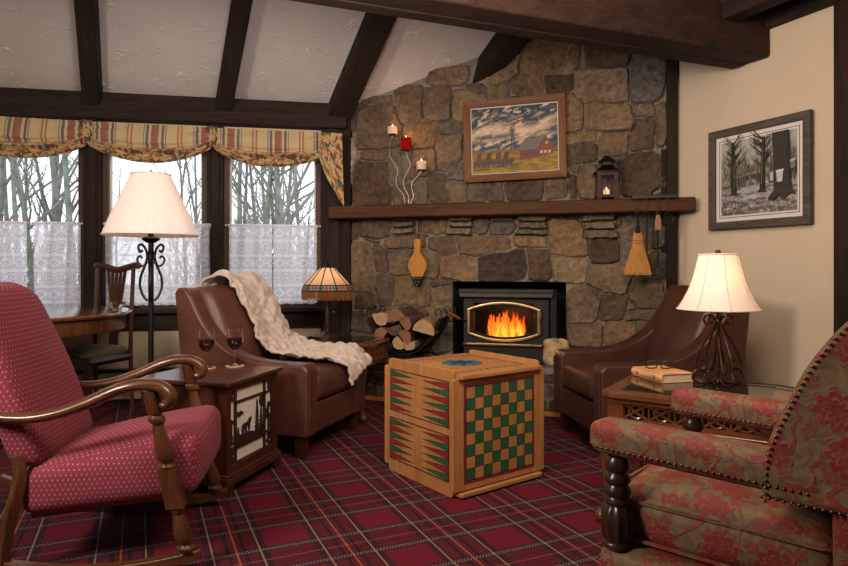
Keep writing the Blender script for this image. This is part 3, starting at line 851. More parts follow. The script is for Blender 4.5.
# ------------------------------------------------------------------ outdoors
g = MB(); g.add([(-40, 5.9, -.55), (30, 5.9, -.55), (30, 60, -.55), (-40, 60, -.55)], [(0, 1, 2, 3)])
o = g.build('ground_outside', M['grass'], smooth=0); struct(o)
def make_tree(name, x, y, h, r, seed, label, group=None, mat='tree', spread=.5, lean=0, depth=4, first=.35, nb=(3, 5), twig=.55):
    R = random.Random(seed); b = MB()
    def branch(p, d, ln, rad, lev):
        n = 4 if lev < 2 else 3
        pts = [p]; q = p.copy(); dd = d.copy()
        for i in range(n):
            dd = (dd + Vector((R.uniform(-1, 1), R.uniform(-1, 1), R.uniform(-.3, .8)))*(.10 if lev == 0 else .22)).normalized()
            q = q + dd*(ln/n); pts.append(q.copy())
        b.tube(pts, [rad*(1-.75*i/n) for i in range(n+1)], 6 if lev == 0 else (4 if lev < 2 else 3))
        if lev >= depth: return
        for c in range(R.randint(*nb) + (3 if lev == 0 else 0)):
            t = R.uniform(first if lev == 0 else .15, 1.0); i = min(n-1, int(t*n)); pp = pts[i].lerp(pts[i+1], t*n-i)
            a = R.uniform(0, 2*pi)
            nd = (dd*R.uniform(.5, 1.0) + Vector((cos(a), sin(a), R.uniform(-.1, .6)))*spread*R.uniform(.7, 1.4)).normalized()
            branch(pp, nd, ln*R.uniform(.35, twig), rad*(1-.75*t)*.55+.002, lev+1)
    branch(Vector((0, 0, 0)), Vector((lean, 0, 1)).normalized(), h, r, 0)
    o = b.build(name, M[mat], smooth=60); place(o, (x, y, -.55)); tag(o, label, 'tree', group); return o
def ox(px, Y): return (px-CX)/F*Y
R = random.Random(21)
for i, px in enumerate((-14, 3, 12, 24, 33, 38, 46, 52, 59, 68, 75)):
    Y = R.uniform(9.5, 15)
    make_tree('bare_tree', ox(px, Y), Y, R.uniform(5.5, 7.5), R.uniform(.045, .10), 40+i, 'bare grey-green winter tree outside the leftmost window', 'bare trees outside the leftmost window', 'tree_g' if i % 3 else 'tree', spread=.75, twig=.30, first=.15, nb=(3, 4))
for i, px in enumerate((178, 186, 193, 200)):
    make_tree('bare_tree', ox(px, 13+i*.5), 13+i*.5, 5.0+.2*i, .045, 60+i, 'slender bare tree outside the middle window, right of the floor lamp shade', 'slender bare trees outside the middle window', 'tree', spread=.75, twig=.34, first=.25, nb=(3, 4))
make_tree('bare_tree', ox(117, 16), 16, 4.2, .04, 8, 'faint bare tree outside the middle window, left of the floor lamp shade', None, 'tree', spread=.8, twig=.4)
for i, px in enumerate((230, 240, 247, 256, 262, 270, 277, 284, 291, 298, 305, 312, 320)):
    Y = R.uniform(10, 15)
    make_tree('bare_tree', ox(px, Y), Y, R.uniform(4.2, 5.6), R.uniform(.035, .085), 80+i, 'bare tree in the dense thicket outside the rightmost window', 'bare trees outside the rightmost window', 'tree_g' if i % 2 else 'tree', spread=.85, twig=.34, first=.12, nb=(3, 5))
# the leaning tree across the upper left of the rightmost window
make_tree('leaning_tree', ox(212, 8.6), 8.6, 3.9, .055, 35, 'dark leaning bare tree close outside the rightmost window', None, 'tree', spread=.7, lean=.40, first=.5, twig=.4)
b = MB(); R = random.Random(4)
for rng, n in (((-30, 84), 240), ((225, 325), 320), ((175, 208), 60)):
    for i in range(n):
        px = R.uniform(*rng); Y = R.uniform(10, 15); x = ox(px, Y)
        h = R.uniform(.8, 2.6); p = Vector((x, Y, -.55)); q = p + Vector((R.uniform(-.9, .9), R.uniform(-.4, .4), h))
        m_ = p.lerp(q, .5) + Vector((R.uniform(-.25, .25), 0, .1))
        b.tube([p, m_, q], [.018, .012, .005], 3)
        for j in range(5):
            s = m_.lerp(q, R.random()); b.tube([s, s+Vector((R.uniform(-.4, .4), R.uniform(-.2, .2), R.uniform(0, .5)))], [.008, .003], 3)
o = b.build('undergrowth', M['tree'], smooth=0); tag(o, 'tangled bare undergrowth among the trees outside the windows', 'undergrowth', None, 'stuff')

# ------------------------------------------------------------------ window dressing
def cafe_curtain(pxa, pxb, ztop, zbot, label, off=.062, group=None, seed=0):
    a, c = WIN.hit(pxa, HY, off)[0], WIN.hit(pxb, HY, off)[0]
    n = int((c-a)/.012); R = random.Random(seed); ph = R.uniform(0, 6)
    wv = (c-a)*1.06
    def fn(u, v):
        x = a+(c-a)*u
        amp = .006+.010*(1-v*.3)
        y = -off - amp*sin(u*(c-a)*52+ph+.6*sin(v*3)) - .004*sin(u*31+v*5)
        z = ztop + (zbot-ztop)*v + (.004*sin(u*n*.9) if v > .99 else 0)
        return (x, y, z)
    b = MB(); b.grid(n, 24, fn, 0, None, lambda u, v: (u*wv, v*(ztop-zbot)))
    t = thing('cafe_curtain', label, 'curtain', (*C1, 0), WIN.rz, group)
    b.build('lace_panel', M['lace'], t)
    b = MB(); b.grid(n, 2, lambda u, v: (a-.004+(c-a+.008)*u, -off-.018-.006*sin(u*n*.8+ph), ztop+.012-.035*v), 0, None, lambda u, v: (u*wv, v*.03))
    b.build('ruffled_heading', M['lace'], t)
    return t
zt = WIN.hit(160, 224.5, .062)[1]; zb = WIN.hit(280, 304, .062)[1]
cafe_curtain(-30, 27, zt, zb, 'white lace cafe curtain panel at the far left edge of the leftmost window', seed=1)
cafe_curtain(34, 80, zt, zb, 'white lace cafe curtain panel behind the round dining table', seed=2)
cafe_curtain(106, 158, zt, zb, 'white lace cafe curtain panel behind the dining chair and floor lamp pole', seed=3)
cafe_curtain(158.5, 211, zt, zb, 'white lace cafe curtain panel between the floor lamp and the left leather armchair', seed=4)
cafe_curtain(229, 272, zt, zb, 'white lace cafe curtain panel above the cream throw', seed=5)
cafe_curtain(273.5, 317, zt, zb, 'white lace cafe curtain panel left of the amber table lamp', seed=6)
for i, (pa, pb) in enumerate(((-30, 82), (104, 213), (226, 320))):
    a, c = WIN.hit(pa, HY, .07)[0], WIN.hit(pb, HY, .07)[0]
    b = MB(); b.tube([(a, -.072, zt), (c, -.072, zt)], .005, 8)
    for x in (a, c): b.ball(x, -.072, zt, .009, 6)
    o = place(b.build('curtain_rod', M['white_paint']), (*C1, 0), WIN.rz)
    tag(o, 'thin white curtain rod across the %s window' % ('leftmost', 'middle', 'rightmost')[i], 'curtain rod')

def swag(pxa, pxb, ya, yb, ends, mid, label, tail=False, uoff=0):
    """valance swag: ya/yb top edge rows, ends/mid hem rows in the photograph"""
    off = .150
    a, za = WIN.hit(pxa, ya, off); c, zc = WIN.hit(pxb, yb, off)
    he0 = WIN.hit(pxa, ends[0], off)[1]; he1 = WIN.hit(pxb, ends[1], off)[1]; hm = WIN.hit((pxa+pxb)/2, mid, off)[1]
    W_ = c-a
    def fn(u, v):
        x = a+W_*u
        zt_ = za+(zc-za)*u
        s = sin(pi*u)**.75
        hem = (he0+(he1-he0)*u)*(1-s)+hm*s
        vv = v
        z = zt_+(hem-zt_)*vv
        low = max(0, (v-.42)/.58)
        fold = sin(low*5.2*pi)*.024*min(1, low*3)*(.35+.65*s)
        pleat = .006*sin(u*W_*64)*(1-low)*.8
        belly = .045*sin(pi*min(1, v*1.02))*s
        gath = .016*(1-s)*sin(v*22+u*9)
        return (x, -off-belly-fold-pleat-gath-.01, z)
    n = int(W_/.010)
    b = MB(); b.grid(n, 48, fn, 0, None, lambda u, v: (u*W_+uoff, max(v, .9*abs(u-.5)**4*14 if True else v)))
    t = thing('swag_valance', label, 'valance', (*C1, 0), WIN.rz)
    b.build('swag', M['valance'], t)
    b = MB()
    b.grid(n, 3, lambda u, v: (a+W_*u, -.135-.02*v*(1-v)*4, za+(zc-za)*u+.006-.0*v), 0, None, lambda u, v: (u*W_+uoff, 0))
    if tail:
        x0, z0 = WIN.hit(321, 133, off+.06); x1 = WIN.hit(342, 133, off+.06)[0]; xl_ = WIN.hit(319, 160, off+.06)[0]
        ztip = WIN.hit(341, 208, off)[1]; zl = WIN.hit(322, 160, off)[1]; xt = WIN.hit(344, 208, off+.06)[0]
        def ft(u, v):
            x = (x0+(x1-x0)*u)*(1-v)+(xl_+(xt-xl_)*u)*v
            hem = zl+(ztip-zl)*u**.8
            return (x, -off-.055-.012*sin(u*13)*(.4+v), z0+.005+(hem-z0)*v)
        bt = MB(); bt.grid(22, 30, ft, 0, None, lambda u, v: (u*.2, .75+v*.9))
        bt.build('tail', M['valance'], t)
    # gathered knot at the right end
    if not tail:
        bk = MB(); bk.grid(14, 20, lambda u, v: (c-.045+.09*u, -off-.045*sin(pi*u)-.006*sin(v*40+u*5)-.02, zc+.002+(he1-.01-zc)*v), 0, None, lambda u, v: (u*.09, .75+v*.3))
        bk.build('knot', M['valance'], t)
    return t
swag(-42, 87, 114, 121.5, (143, 144), 158, 'plaid swag valance over the leftmost window', uoff=WIN.hit(46, HY, .15)[0]*-1+WIN.hit(-42, HY, .15)[0])
swag(87, 212, 121.5, 128, (144, 147), 163, 'plaid swag valance over the middle window above the floor lamp', uoff=WIN.hit(87, HY, .15)[0]-WIN.hit(131, HY, .15)[0])
swag(212, 326, 128, 133, (147, 157), 167, 'plaid swag valance with a hanging tail over the rightmost window', True, uoff=WIN.hit(212, HY, .15)[0]-WIN.hit(255, HY, .15)[0])
# ------------------------------------------------------------------ on and around the fireplace
def sw(px, py, off):            # point on the stone wall frame at a distance in front of it
    x, z = STONE.hit(px, py, off); return x, z
def on_stone(name, label, cat, px, off, z, group=None):
    x = STONE.hit(px, HY, off)[0]; p = STONE.w(x, -off)
    return thing(name, label, cat, (p.x, p.y, z), STONE.rz, group)

# ---- wood stove: origin at the middle of its front, on the hearth
SY = .235
t = on_stone('wood_stove', 'black wood stove insert with arched brass door and burning fire, set in the stone fireplace', 'stove', 506, SY, HT)
xl, xr = STONE.hit(463.5, HY, SY)[0], STONE.hit(549, HY, SY)[0]; xm = STONE.hit(506, HY, SY)[0]
xl, xr = xl-xm, xr-xm
zz_ = lambda py: STONE.hit(506, py, SY)[1]-HT
# body as a shell so that the fire stands inside it
b = MB(); zt_, zb_ = zz_(297), 0.0
dz0, dz1 = zz_(339), zz_(303.5); dxl, dxr = STONE.hit(474, HY, SY)[0]-xm, STONE.hit(534, HY, SY)[0]-xm
b.bx(xl, dxl, 0, .03, zb_, zt_); b.bx(dxr, xr, 0, .03, zb_, zt_); b.bx(dxl, dxr, 0, .03, zb_, dz0); b.bx(dxl, dxr, 0, .03, dz1, zt_)
b.bx(xl, xl+.02, .03, .55, 0, zt_); b.bx(xr-.02, xr, .03, .55, 0, zt_); b.bx(xl, xr, .53, .55, 0, zt_)
b.bx(xl, xr, .0, .55, zt_-.01, zt_); b.bx(xl, xr, .0, .55, 0, .01); b.bx(dxl, dxr, .03, .5, dz0-.04, dz0-.02, 1)
b.build('stove_body', [M['stove'], M['black']], t, smooth=0, bevel=.004)
b = MB(); b.bx(xl-.03, xr+.035, -.05, .12, zz_(295.5), zz_(289)); b.bx(xl-.02, xr+.03, -.062, -.045, zz_(297.2), zz_(293.6), 1); b.bx(xl-.015, xr+.03, -.058, -.04, zz_(291.8), zz_(290.6), 1)
b.build('top_louver', [M['stove'], plain('louver_steel', (.045, .032, .022), .4, .4, bump=0)], t, smooth=0, bevel=.003)
b = MB(); b.bx(xr+.01, xr+.055, -.01, .10, 0, zz_(290))
for i in range(14): b.bx(xr+.012, xr+.053, -.013, -.01, .05+i*.034, .065+i*.034, 1)
b.build('side_panel', [M['black'], M['iron']], t, smooth=0)
b = MB(); b.bx(xl, xr-.02, -.065, .0, zz_(346), zz_(343)); b.prism([(xl+.005, -.066), (xr-.03, -.066), (xr-.07, -.085), (xl+.05, -.085)], zz_(345), zz_(342.6), 'xy', 1)
b.build('ash_lip', [M['stove'], M['brass']], t, smooth=0, bevel=.003)
b = MB(); b.bx(xl+.01, xr-.03, -.05, .0, .005, zz_(346)); b.ball((xl+xr)/2-.06, -.055, zz_(350.5), .012, 8, mat=1)
b.build('ash_drawer', [M['stove'], M['black']], t, smooth=0, bevel=.004)
# door ring
zc_ = zz_(321.8); hw_, hh_, he_ = .285, .158, .100
def barrel(sx, sy, n=14):
    P = []
    for i in range(n+1): u = -1+2*i/n; P.append((u*sx, he_*sy/hh_*1.0+(sy-he_*sy/hh_)*(1-u*u)))
    for i in range(n+1): u = 1-2*i/n; P.append((u*sx, -(he_*sy/hh_)-(sy-he_*sy/hh_)*(1-u*u)))
    return P
dcx = (dxl+dxr)/2
def ring(bm, so, si, y0, y1, mat=0):
    A, B = barrel(*so), barrel(*si); n = len(A)
    for i in range(n):
        j = (i+1) % n
        q = [A[i], A[j], B[j], B[i]]
        vs = [(dcx+p[0], y0, zc_+p[1]) for p in (A[i], A[j], B[j], B[i])]+[(dcx+p[0], y1, zc_+p[1]) for p in (A[i], A[j], B[j], B[i])]
        bm.add(vs, [(0, 3, 2, 1), (4, 5, 6, 7), (0, 1, 5, 4), (2, 3, 7, 6)], mat)
d = MB(); ring(d, (hw_, hh_), (hw_-.028, hh_-.026), -.028, -.002)
door = d.build('stove_door', M['brass'], t, smooth=0, bevel=.006)
d = MB(); ring(d, (hw_-.020, hh_-.018), (hw_-.045, hh_-.040), -.012, .004); d.build('door_gasket', M['black'], door, smooth=0)
d = MB(); P = barrel(hw_-.03, hh_-.03); d.flat([(dcx+p[0], zc_+p[1]) for p in P], -.006, 'xz'); d.build('door_glass', M['stove_glass'], door, smooth=0)
for z in (zc_+.055, zc_-.055): d = MB(); d.tube([(dcx+hw_-.002, -.016, z-.03), (dcx+hw_-.002, -.016, z+.03)], .013, 8); d.build('hinge', M['brass'], door)
d = MB(); d.tube([(dcx-hw_+.0, -.03, zc_-.0), (dcx-hw_-.05, -.06, zc_+.02)], .007, 8, 1); d.tube([(dcx-hw_-.05, -.06, zc_+.02), (dcx-hw_-.09, -.075, zc_+.045), (dcx-hw_-.155, -.09, zc_+.085)], [.012, .016, .012], 10)
d.build('door_handle', [wood('handle_wood', (.10, .035, .015), (.22, .09, .04), 0), M['iron']], door)
# fire inside
STOVE = t
p0 = STONE.w(xm+dcx+.0, -SY+.20)
fz = HT+dz0-.015
R = random.Random(3)
flames = []
for i in range(34):
    fx = -.135+.27*((i*.618) % 1); fy = R.uniform(-.06, .06); fh = R.uniform(.14, .235)*(1-.25*abs(fx)/.14); fw = R.uniform(.06, .10); hot = i % 2
    b = MB(); pts, rad = [], []; sw_ = R.uniform(-.03, .03)
    for k in range(9):
        u = k/8; pts.append((sw_*u+.012*sin(u*5+i*1.7)*u, .01*cos(u*4+i), fh*u)); rad.append(max(.004, fw*.62*(1-u)**.55*(.6+1.1*u*(1-u)*1.9)))
    b.tube(crv(pts, 2), [rad[j//2] if j % 2 == 0 else (rad[j//2]+rad[min(8, j//2+1)])/2 for j in range(17)], 12, 0, None, False, .6)
    flames.append((b, fx, fy, hot))
ft = thing('fire', 'orange flames burning on embers behind the arched stove glass', 'fire', (p0.x, p0.y, fz), STONE.rz)
for b, fx, fy, hot in flames:
    o = b.build('flame', M['fire_hot' if hot else 'fire'], ft, smooth=80); o.location = (fx, fy, .01)
b = MB()
for i in range(26): b.ball(R.uniform(-.15, .15), R.uniform(-.08, .06), R.uniform(.0, .012), R.uniform(.010, .022), 5)
b.build('embers', M['ember'], ft)['kind'] = 'stuff'
for i, (lx, ly, lz, a) in enumerate(((-.05, .03, .03, .15), (.07, -.01, .028, -.2))):
    q = STONE.w(xm+dcx+lx, -SY+.20+ly)
    b = MB(); b.tube([(-.13, 0, 0), (0, .005, .004), (.13, 0, 0)], [.028, .031, .026], 9)
    o = b.build('burning_log', plain('charred_log_%d' % i, (.018, .012, .010), .9, var=.6, bump=.6), smooth=60); place(o, (q.x, q.y, fz+lz), STONE.rz+a)
    tag(o, 'charred log burning at the %s of the stove fire' % ('left', 'right')[i], 'log')

# ---- candle stand with three wavy stems
off = .12
bx_, bz_ = sw(413, 202, off)
base = STONE.w(bx_, -off)
t = thing('candle_stand', 'silver wire candle stand with three wavy stems on the left of the mantel', 'candle holder', (base.x, base.y, MZ), STONE.rz)
def stem(pp):
    P = []
    for px, py in pp:
        x, z = sw(px, py, off); P.append((x-bx_, 0, z-MZ))
    return P
st1 = stem([(392.5, 135.5), (390, 145), (389.5, 155), (394, 163), (398, 170), (396, 180), (398, 188), (403, 194), (405.5, 203.5)])
st2 = stem([(406, 151), (408, 158), (410.5, 165), (407, 173), (403.5, 181), (405, 189), (409, 197), (408.5, 203.5)])
st3 = stem([(421.5, 171), (418, 176), (412.5, 182), (412, 189), (413.5, 196), (410.5, 203.5)])
for s in (st1, st2, st3):
    for dy in (-.006, .006):
        b = MB(); b.tube([(p[0], p[1]+dy, p[2]) for p in crv(s, 4)], .0021, 6); b.build('stem', M['silver'], t)
    x, y, z = s[0]
    b = MB(); b.lathe([(.004, -.004), (.020, -.002), (.036, .004), (.037, .007), (.0, .005)], 18, cx=x, cy=y, cz=z+.003); b.build('cup', M['iron'], t)
b = MB(); b.box(0, 0, .004, .07, .11, .008); b.build('base', M['silver'], t, smooth=0, bevel=.003)
def candle(s, px0, px1, py0, py1, mat, label):
    x, z0 = sw((px0+px1)/2, py1, off); z1 = sw((px0+px1)/2, py0, off)[1]; r = (sw(px1, py0, off)[0]-sw(px0, py0, off)[0])/2
    p = STONE.w(bx_+s[0][0], -off)
    z0 = MZ+s[0][2]+.0098; h = z1-z0
    t = thing('candle', label, 'candle', (p.x, p.y, z0), STONE.rz)
    b = MB(); b.lathe([(r, 0), (r, h*.9), (r*.97, h), (r*.85, h*.97), (r*.6, h*.80), (0, h*.76)], 20, mod=lambda k, z: 1+.02*sin(k*1.3)*(z > h*.5)); b.build('wax', mat, t)
    b = MB(); b.tube([(0, 0, h*.76), (.001, 0, h*.98)], .0016, 5); b.build('wick', M['black'], t)
    b = MB(); b.lathe([(0, 0), (.005, .006), (.0055, .011), (.003, .02), (0, .030)], 8, cz=h*.90); b.build('flame', M['flame'], t)
    return p, z0+h*.9+.02
cands = [candle(st1, 388, 397.3, 127, 135, M['wax'], 'white lit candle on the tallest, left stem of the candle stand'),
         candle(st2, 401.5, 411, 138, 150.5, M['wax_red'], 'red lit candle on the middle stem of the candle stand'),
         candle(st3, 416.7, 426.2, 161.5, 170, M['wax'], 'white lit candle on the lowest, right stem of the candle stand')]

# ---- oil painting
def canvas_grid(w_, h_, nx, ny, colf):
    b = MB(); b.grid(nx, ny, lambda u, v: (-w_/2+w_*u, 0, h_/2-h_*v))
    cols = np.array([colf(i/nx, j/ny) for j in range(ny+1) for i in range(nx+1)])
    return b, cols
def fb(x, y, z=0, o=4): return noise.fractal((x, y, z), .9, 2, o)
def lerp3(a, b, t): t = max(0, min(1, t)); return tuple(p+(q-p)*t for p, q in zip(a, b))
off = .055
cxp, czp = sw(514.3, 139.5, off); Wp = STONE.hit(565.2, HY, off)[0]-STONE.hit(463.5, HY, off)[0]
Hp = .655
p = STONE.w(cxp, -off)
t = thing('framed_painting', 'wood-framed oil painting of a red barn and chairs under a stormy sky', 'painting', (p.x, p.y, czp), STONE.rz)
t.rotation_euler = (0, radians(-1.2), STONE.rz)
def pic_frame(t, W_, H_, fw, dep, mat, name='frame', prof=True):
    b = MB()
    for (x0, x1, z0, z1) in ((-1, 1, 1, 1), (-1, 1, -1, -1), (-1, -1, -1, 1), (1, 1, -1, 1)):
        pass
    w2, h2 = W_/2, H_/2
    O = [(-w2, -h2), (w2, -h2), (w2, h2), (-w2, h2)]; I = [(-w2+fw, -h2+fw), (w2-fw, -h2+fw), (w2-fw, h2-fw), (-w2+fw, h2-fw)]
    mid = [((o[0]*.45+i[0]*.55), (o[1]*.45+i[1]*.55)) for o, i in zip(O, I)]
    for k in range(4):
        j = (k+1) % 4
        b.add([(O[k][0], 0, O[k][1]), (O[j][0], 0, O[j][1]), (O[k][0], -dep, O[k][1]), (O[j][0], -dep, O[j][1]),
               (mid[k][0], -dep*(.72 if prof else 1), mid[k][1]), (mid[j][0], -dep*(.72 if prof else 1), mid[j][1]),
               (I[k][0], -dep*.8, I[k][1]), (I[j][0], -dep*.8, I[j][1]), (I[k][0], 0, I[k][1]), (I[j][0], 0, I[j][1])],
              [(0, 1, 3, 2), (2, 3, 5, 4), (4, 5, 7, 6), (6, 7, 9, 8)], k % 2)
    return b.build(name, mat, t, smooth=0, bevel=.003)
mz = wood('picture_frame_upright', (.095, .031, .0075), (.21, .082, .021), 2, .5, 1.5, 0)
pic_frame(t, Wp, Hp, .058, .04, [M['pic_wood'], mz])
iw, ih = Wp-.116, Hp-.116
o = pic_frame(t, iw+.004, ih+.004, .009, .020, M['mat_white'], 'liner', False)
iw -= .014; ih -= .014
def sky(u, v):
    d = v+.10*(u-.5)*0
    n = fb(u*5, v*11, 1.2); n2 = fb(u*8+v*3, v*17+u*5, 5)
    dark = lerp3((.040, .055, .060), (.010, .045, .085), n+.5)
    cloud = .42-.16*u-.05*sin(u*7)                     # rising band of lit cloud
    k_ = max(0, 1-abs(v-cloud-.06*n)/.10)*(.75+1.1*n2) + max(0, .8*n2*(1-abs(v-.12)/.12)) + max(0, (1-abs(v-.50+.06*u)/.05)*.7*(n2+.3))
    c = lerp3(dark, (.66, .45, .31), k_*1.25)
    if v > .5: c = lerp3(c, (.11, .15, .19), (v-.5)*3*.7)
    hor = .655-.015*u
    if v > hor:
        g = fb(u*9, v*26, 3); c = lerp3((.20, .115, .016), (.36, .23, .035), g+.5)
        c = lerp3(c, (.10, .055, .02), max(0, fb(u*5, v*30, 9))*1.0)
        if v < hor+.05: c = lerp3(c, (.20, .09, .02), .7)
        if v > .86 and u < .55: c = lerp3(c, (.035, .045, .03), max(0, .7-abs(v-.90)*14)*(.7+n))
    return c
b, cols = canvas_grid(iw, ih, 110, 86, sky)
o = b.build('canvas', M['paint'], t, cols=np.clip(cols, 0, 1), smooth=0); o.location = (0, -.012, 0)
PC = {}
def pmat(c):
    if c not in PC: PC[c] = plain('paint_%d' % len(PC), c, .6, var=.22, scale=60, bump=.2)
    return PC[c]
class Pic:
    def __init__(s, w, h, y): s.w, s.h, s.y, s.b, s.mats, s.n = w, h, y, MB(), [], 0
    def poly(s, pts, c):
        m = pmat(c)
        if m not in s.mats: s.mats.append(m)
        s.n += 1
        s.b.flat([(-s.w/2+s.w*u, s.h/2-s.h*v) for u, v in pts], s.y-.00006*s.n, 'xz', s.mats.index(m))
    def line(s, u0, v0, u1, v1, w0, w1, c):
        dx, dy = (u1-u0)*s.w, (v1-v0)*s.h; L = sqrt(dx*dx+dy*dy) or 1; nx, ny = -dy/L/s.w, dx/L/s.h
        s.poly([(u0-nx*w0/2, v0-ny*w0/2), (u0+nx*w0/2, v0+ny*w0/2), (u1+nx*w1/2, v1+ny*w1/2), (u1-nx*w1/2, v1-ny*w1/2)], c)
p_ = Pic(iw, ih, -.0135)
red, dk, roof = (.19, .040, .025), (.055, .022, .016), (.135, .105, .085)
p_.poly([(.56, .67), (.78, .655), (.78, .80), (.56, .825)], (.13, .032, .022))
p_.poly([(.78, .655), (.80, .58), (.875, .50), (.935, .585), (.955, .66), (.955, .745), (.78, .79)], red)
p_.poly([(.55, .68), (.575, .58), (.625, .525), (.885, .475), (.80, .58), (.775, .665)], roof)
p_.poly([(.775, .665), (.80, .58), (.885, .475), (.875, .505), (.812, .585), (.79, .67)], (.035, .03, .03))
p_.poly([(.935, .585), (.975, .665), (.965, .67), (.925, .59)], (.035, .03, .03))
for u in (.80, .845, .89): p_.poly([(u, .70), (u+.027, .695), (u+.027, .735), (u, .74)], (.55, .42, .32))
p_.poly([(.862, .565), (.885, .56), (.885, .60), (.862, .605)], (.50, .38, .28))
for i in range(5): p_.poly([(.60+i*.036, .725-.004*i), (.615+i*.036, .722-.004*i), (.615+i*.036, .76-.004*i), (.60+i*.036, .764-.004*i)], dk)
p_.poly([(.955, .70), (1.0, .70), (1.0, .72), (.955, .72)], dk)
p_.line(.465, .655, .478, .36, .012, .007, (.07, .045, .035)); p_.line(.505, .655, .485, .36, .010, .006, (.07, .045, .035))
for a in range(6): p_.line(.48, .36, .48+.035*cos(a*pi/3+.3), .36+.045*sin(a*pi/3+.3), .004, .012, (.05, .035, .03))
for i, (u, s_) in enumerate(((.03, 1), (.15, 1), (.26, 1.05), (.355, 1))):
    c = ((.10, .030, .016), (.065, .020, .012), (.095, .028, .016), (.07, .022, .013))[i]
    p_.poly([(u+.03, .69), (u+.085, .675), (u+.065, .86), (u+.005, .87)], c)
    p_.poly([(u-.02, .80), (u+.12, .775), (u+.12, .795), (u-.02, .82)], (.13, .045, .026))
    p_.poly([(u+.06, .81), (u+.14, .79), (u+.125, .86), (u+.05, .875)], c)
    for k_ in (0, .045, .11): p_.line(u+k_, .82, u+k_, .91, .012, .010, (.08, .028, .016))
p_.b.build('painted_scene', p_.mats, t, smooth=0)

# ---- red lantern
off = .14
lx, lz = sw(606.5, 195, off); q = STONE.w(lx, -off)
s = (STONE.hit(617, HY, off)[0]-STONE.hit(596, HY, off)[0])/2
t = thing('lantern', 'small dark red house-shaped lantern with black roof on the right of the mantel', 'lantern', (q.x, q.y, MZ), STONE.rz+.12)
hB, hR = .205, .30
for sx in (-1, 1):
    for sy in (-1, 1):
        b = MB(); b.box(sx*(s-.016), sy*(s-.016), hB/2+.015, .030, .030, hB-.03); b.build('corner_post', M['lantern_red'], t, smooth=0, bevel=.002)
b = MB(); b.box(0, 0, .026, 2*s+.012, 2*s+.012, .022)
for sx in (-1, 1):
    for sy in (-1, 1): b.box(sx*(s-.015), sy*(s-.015), .0075, .035, .035, .015)
b.build('base', M['lantern_red'], t, smooth=0, bevel=.002)
b = MB(); b.box(0, 0, hB-.012, 2*s, 2*s, .024); b.build('top_rail', M['lantern_red'], t, smooth=0, bevel=.002)
for k_ in range(4):
    a = k_*pi/2; Mr = Matrix.Rotation(a, 4, 'Z')
    b = MB()
    for x in (-.018, .018): b.box(x, -s+.010, hB/2+.01, .004, .004, hB-.06, 0, Mr)
    for z in (.085, .135): b.box(0, -s+.010, z, 2*s-.04, .004, .004, 0, Mr)
    b.build('glazing_bar', M['lantern_red'], t, smooth=0)
    b = MB(); b.box(0, -s+.014, hB/2+.01, 2*s-.04, .001, hB-.06, 0, Mr); b.build('pane', M['pane'], t, smooth=0)
b = MB(); b.lathe([(s*1.72, hB), (s*1.72, hB+.006), (s*.62, hB+.055), (s*.58, hB+.060)], 4); b.lathe([(s*.58, hB+.06), (s*.58, hB+.085)], 4); b.lathe([(s*1.15, hB+.085), (s*.15, hB+.13), (0, hB+.133)], 4)
b.v = [tuple(Matrix.Rotation(pi/4, 4, 'Z') @ Vector(v)) for v in b.v]
b.build('roof', M['iron'], t, smooth=0)
b = MB(); b.tube([(.017*cos(a*pi/8), 0, hB+.145+.017*sin(a*pi/8)) for a in range(16)], .003, 6, closed=True); b.build('ring', M['iron'], t)
b = MB(); b.tube([(s+.002, -s+.002, .10), (s+.002, -s-.012, .10)], .004, 6); b.build('latch', M['iron'], t)
LANT = Vector((q.x, q.y, MZ+.10))
c = thing('candle', 'short lit candle inside the red lantern on the mantel', 'candle', (q.x, q.y, MZ+.037), 0)
b = MB(); b.lathe([(.022, 0), (.022, .040), (.018, .043), (0, .038)], 16); b.build('wax', mat_emit('lit_wax', (1.0, .50, .22), 1.3), c)
b = MB(); b.lathe([(0, 0), (.004, .005), (.003, .014), (0, .022)], 8, cz=.042); b.build('flame', M['flame'], c)

# ---- iron tool rail lying on the mantel edge, with hanging tools
off = .27
rx0, rz0 = sw(632, 197, off); rx1, _ = sw(677, 196, off); rxm = (rx0+rx1)/2
q = STONE.w(rxm, -off)
t = thing('tool_rail', 'flat black iron rail with hooks hanging over the right end of the mantel', 'tool rack', (q.x, q.y, 0), STONE.rz)
b = MB(); b.bx(rx0-rxm, rx1-rxm, -.005, .10, MZ+.001, MZ+.016); b.bx(rx0-rxm, rx1-rxm, -.010, -.004, MZ-.010, MZ+.016); b.build('bar', M['iron'], t, smooth=0, bevel=.002)
hooks = [637.5, 646.5, 657.5, 667.5]
HK = []
for i, px in enumerate(hooks):
    x = STONE.hit(px, HY, off)[0]-rxm; zh = sw(px, 214, off)[1]
    b = MB(); b.tube(crv([(x, -.008, MZ), (x, -.010, zh+.03), (x-.004, -.012, zh), (x+.006, -.026, zh-.022), (x+.018, -.032, zh-.006), (x+.014, -.032, zh+.008)], 4), .0035, 6)
    b.tube(crv([(x, -.012, zh+.012), (x-.018, -.014, zh+.006), (x-.022, -.014, zh-.016), (x-.006, -.014, zh-.026)], 4), .0028, 6)
    b.build('hook', M['iron'], t); HK.append((x+rxm, zh))
def hung(i, name, label, cat):
    x, z = HK[i]; p = STONE.w(x, -off-.028); return thing(name, label, cat, (p.x, p.y, z-.022), STONE.rz)
zat = lambda px, py: sw(px, py, off+.03)[1]
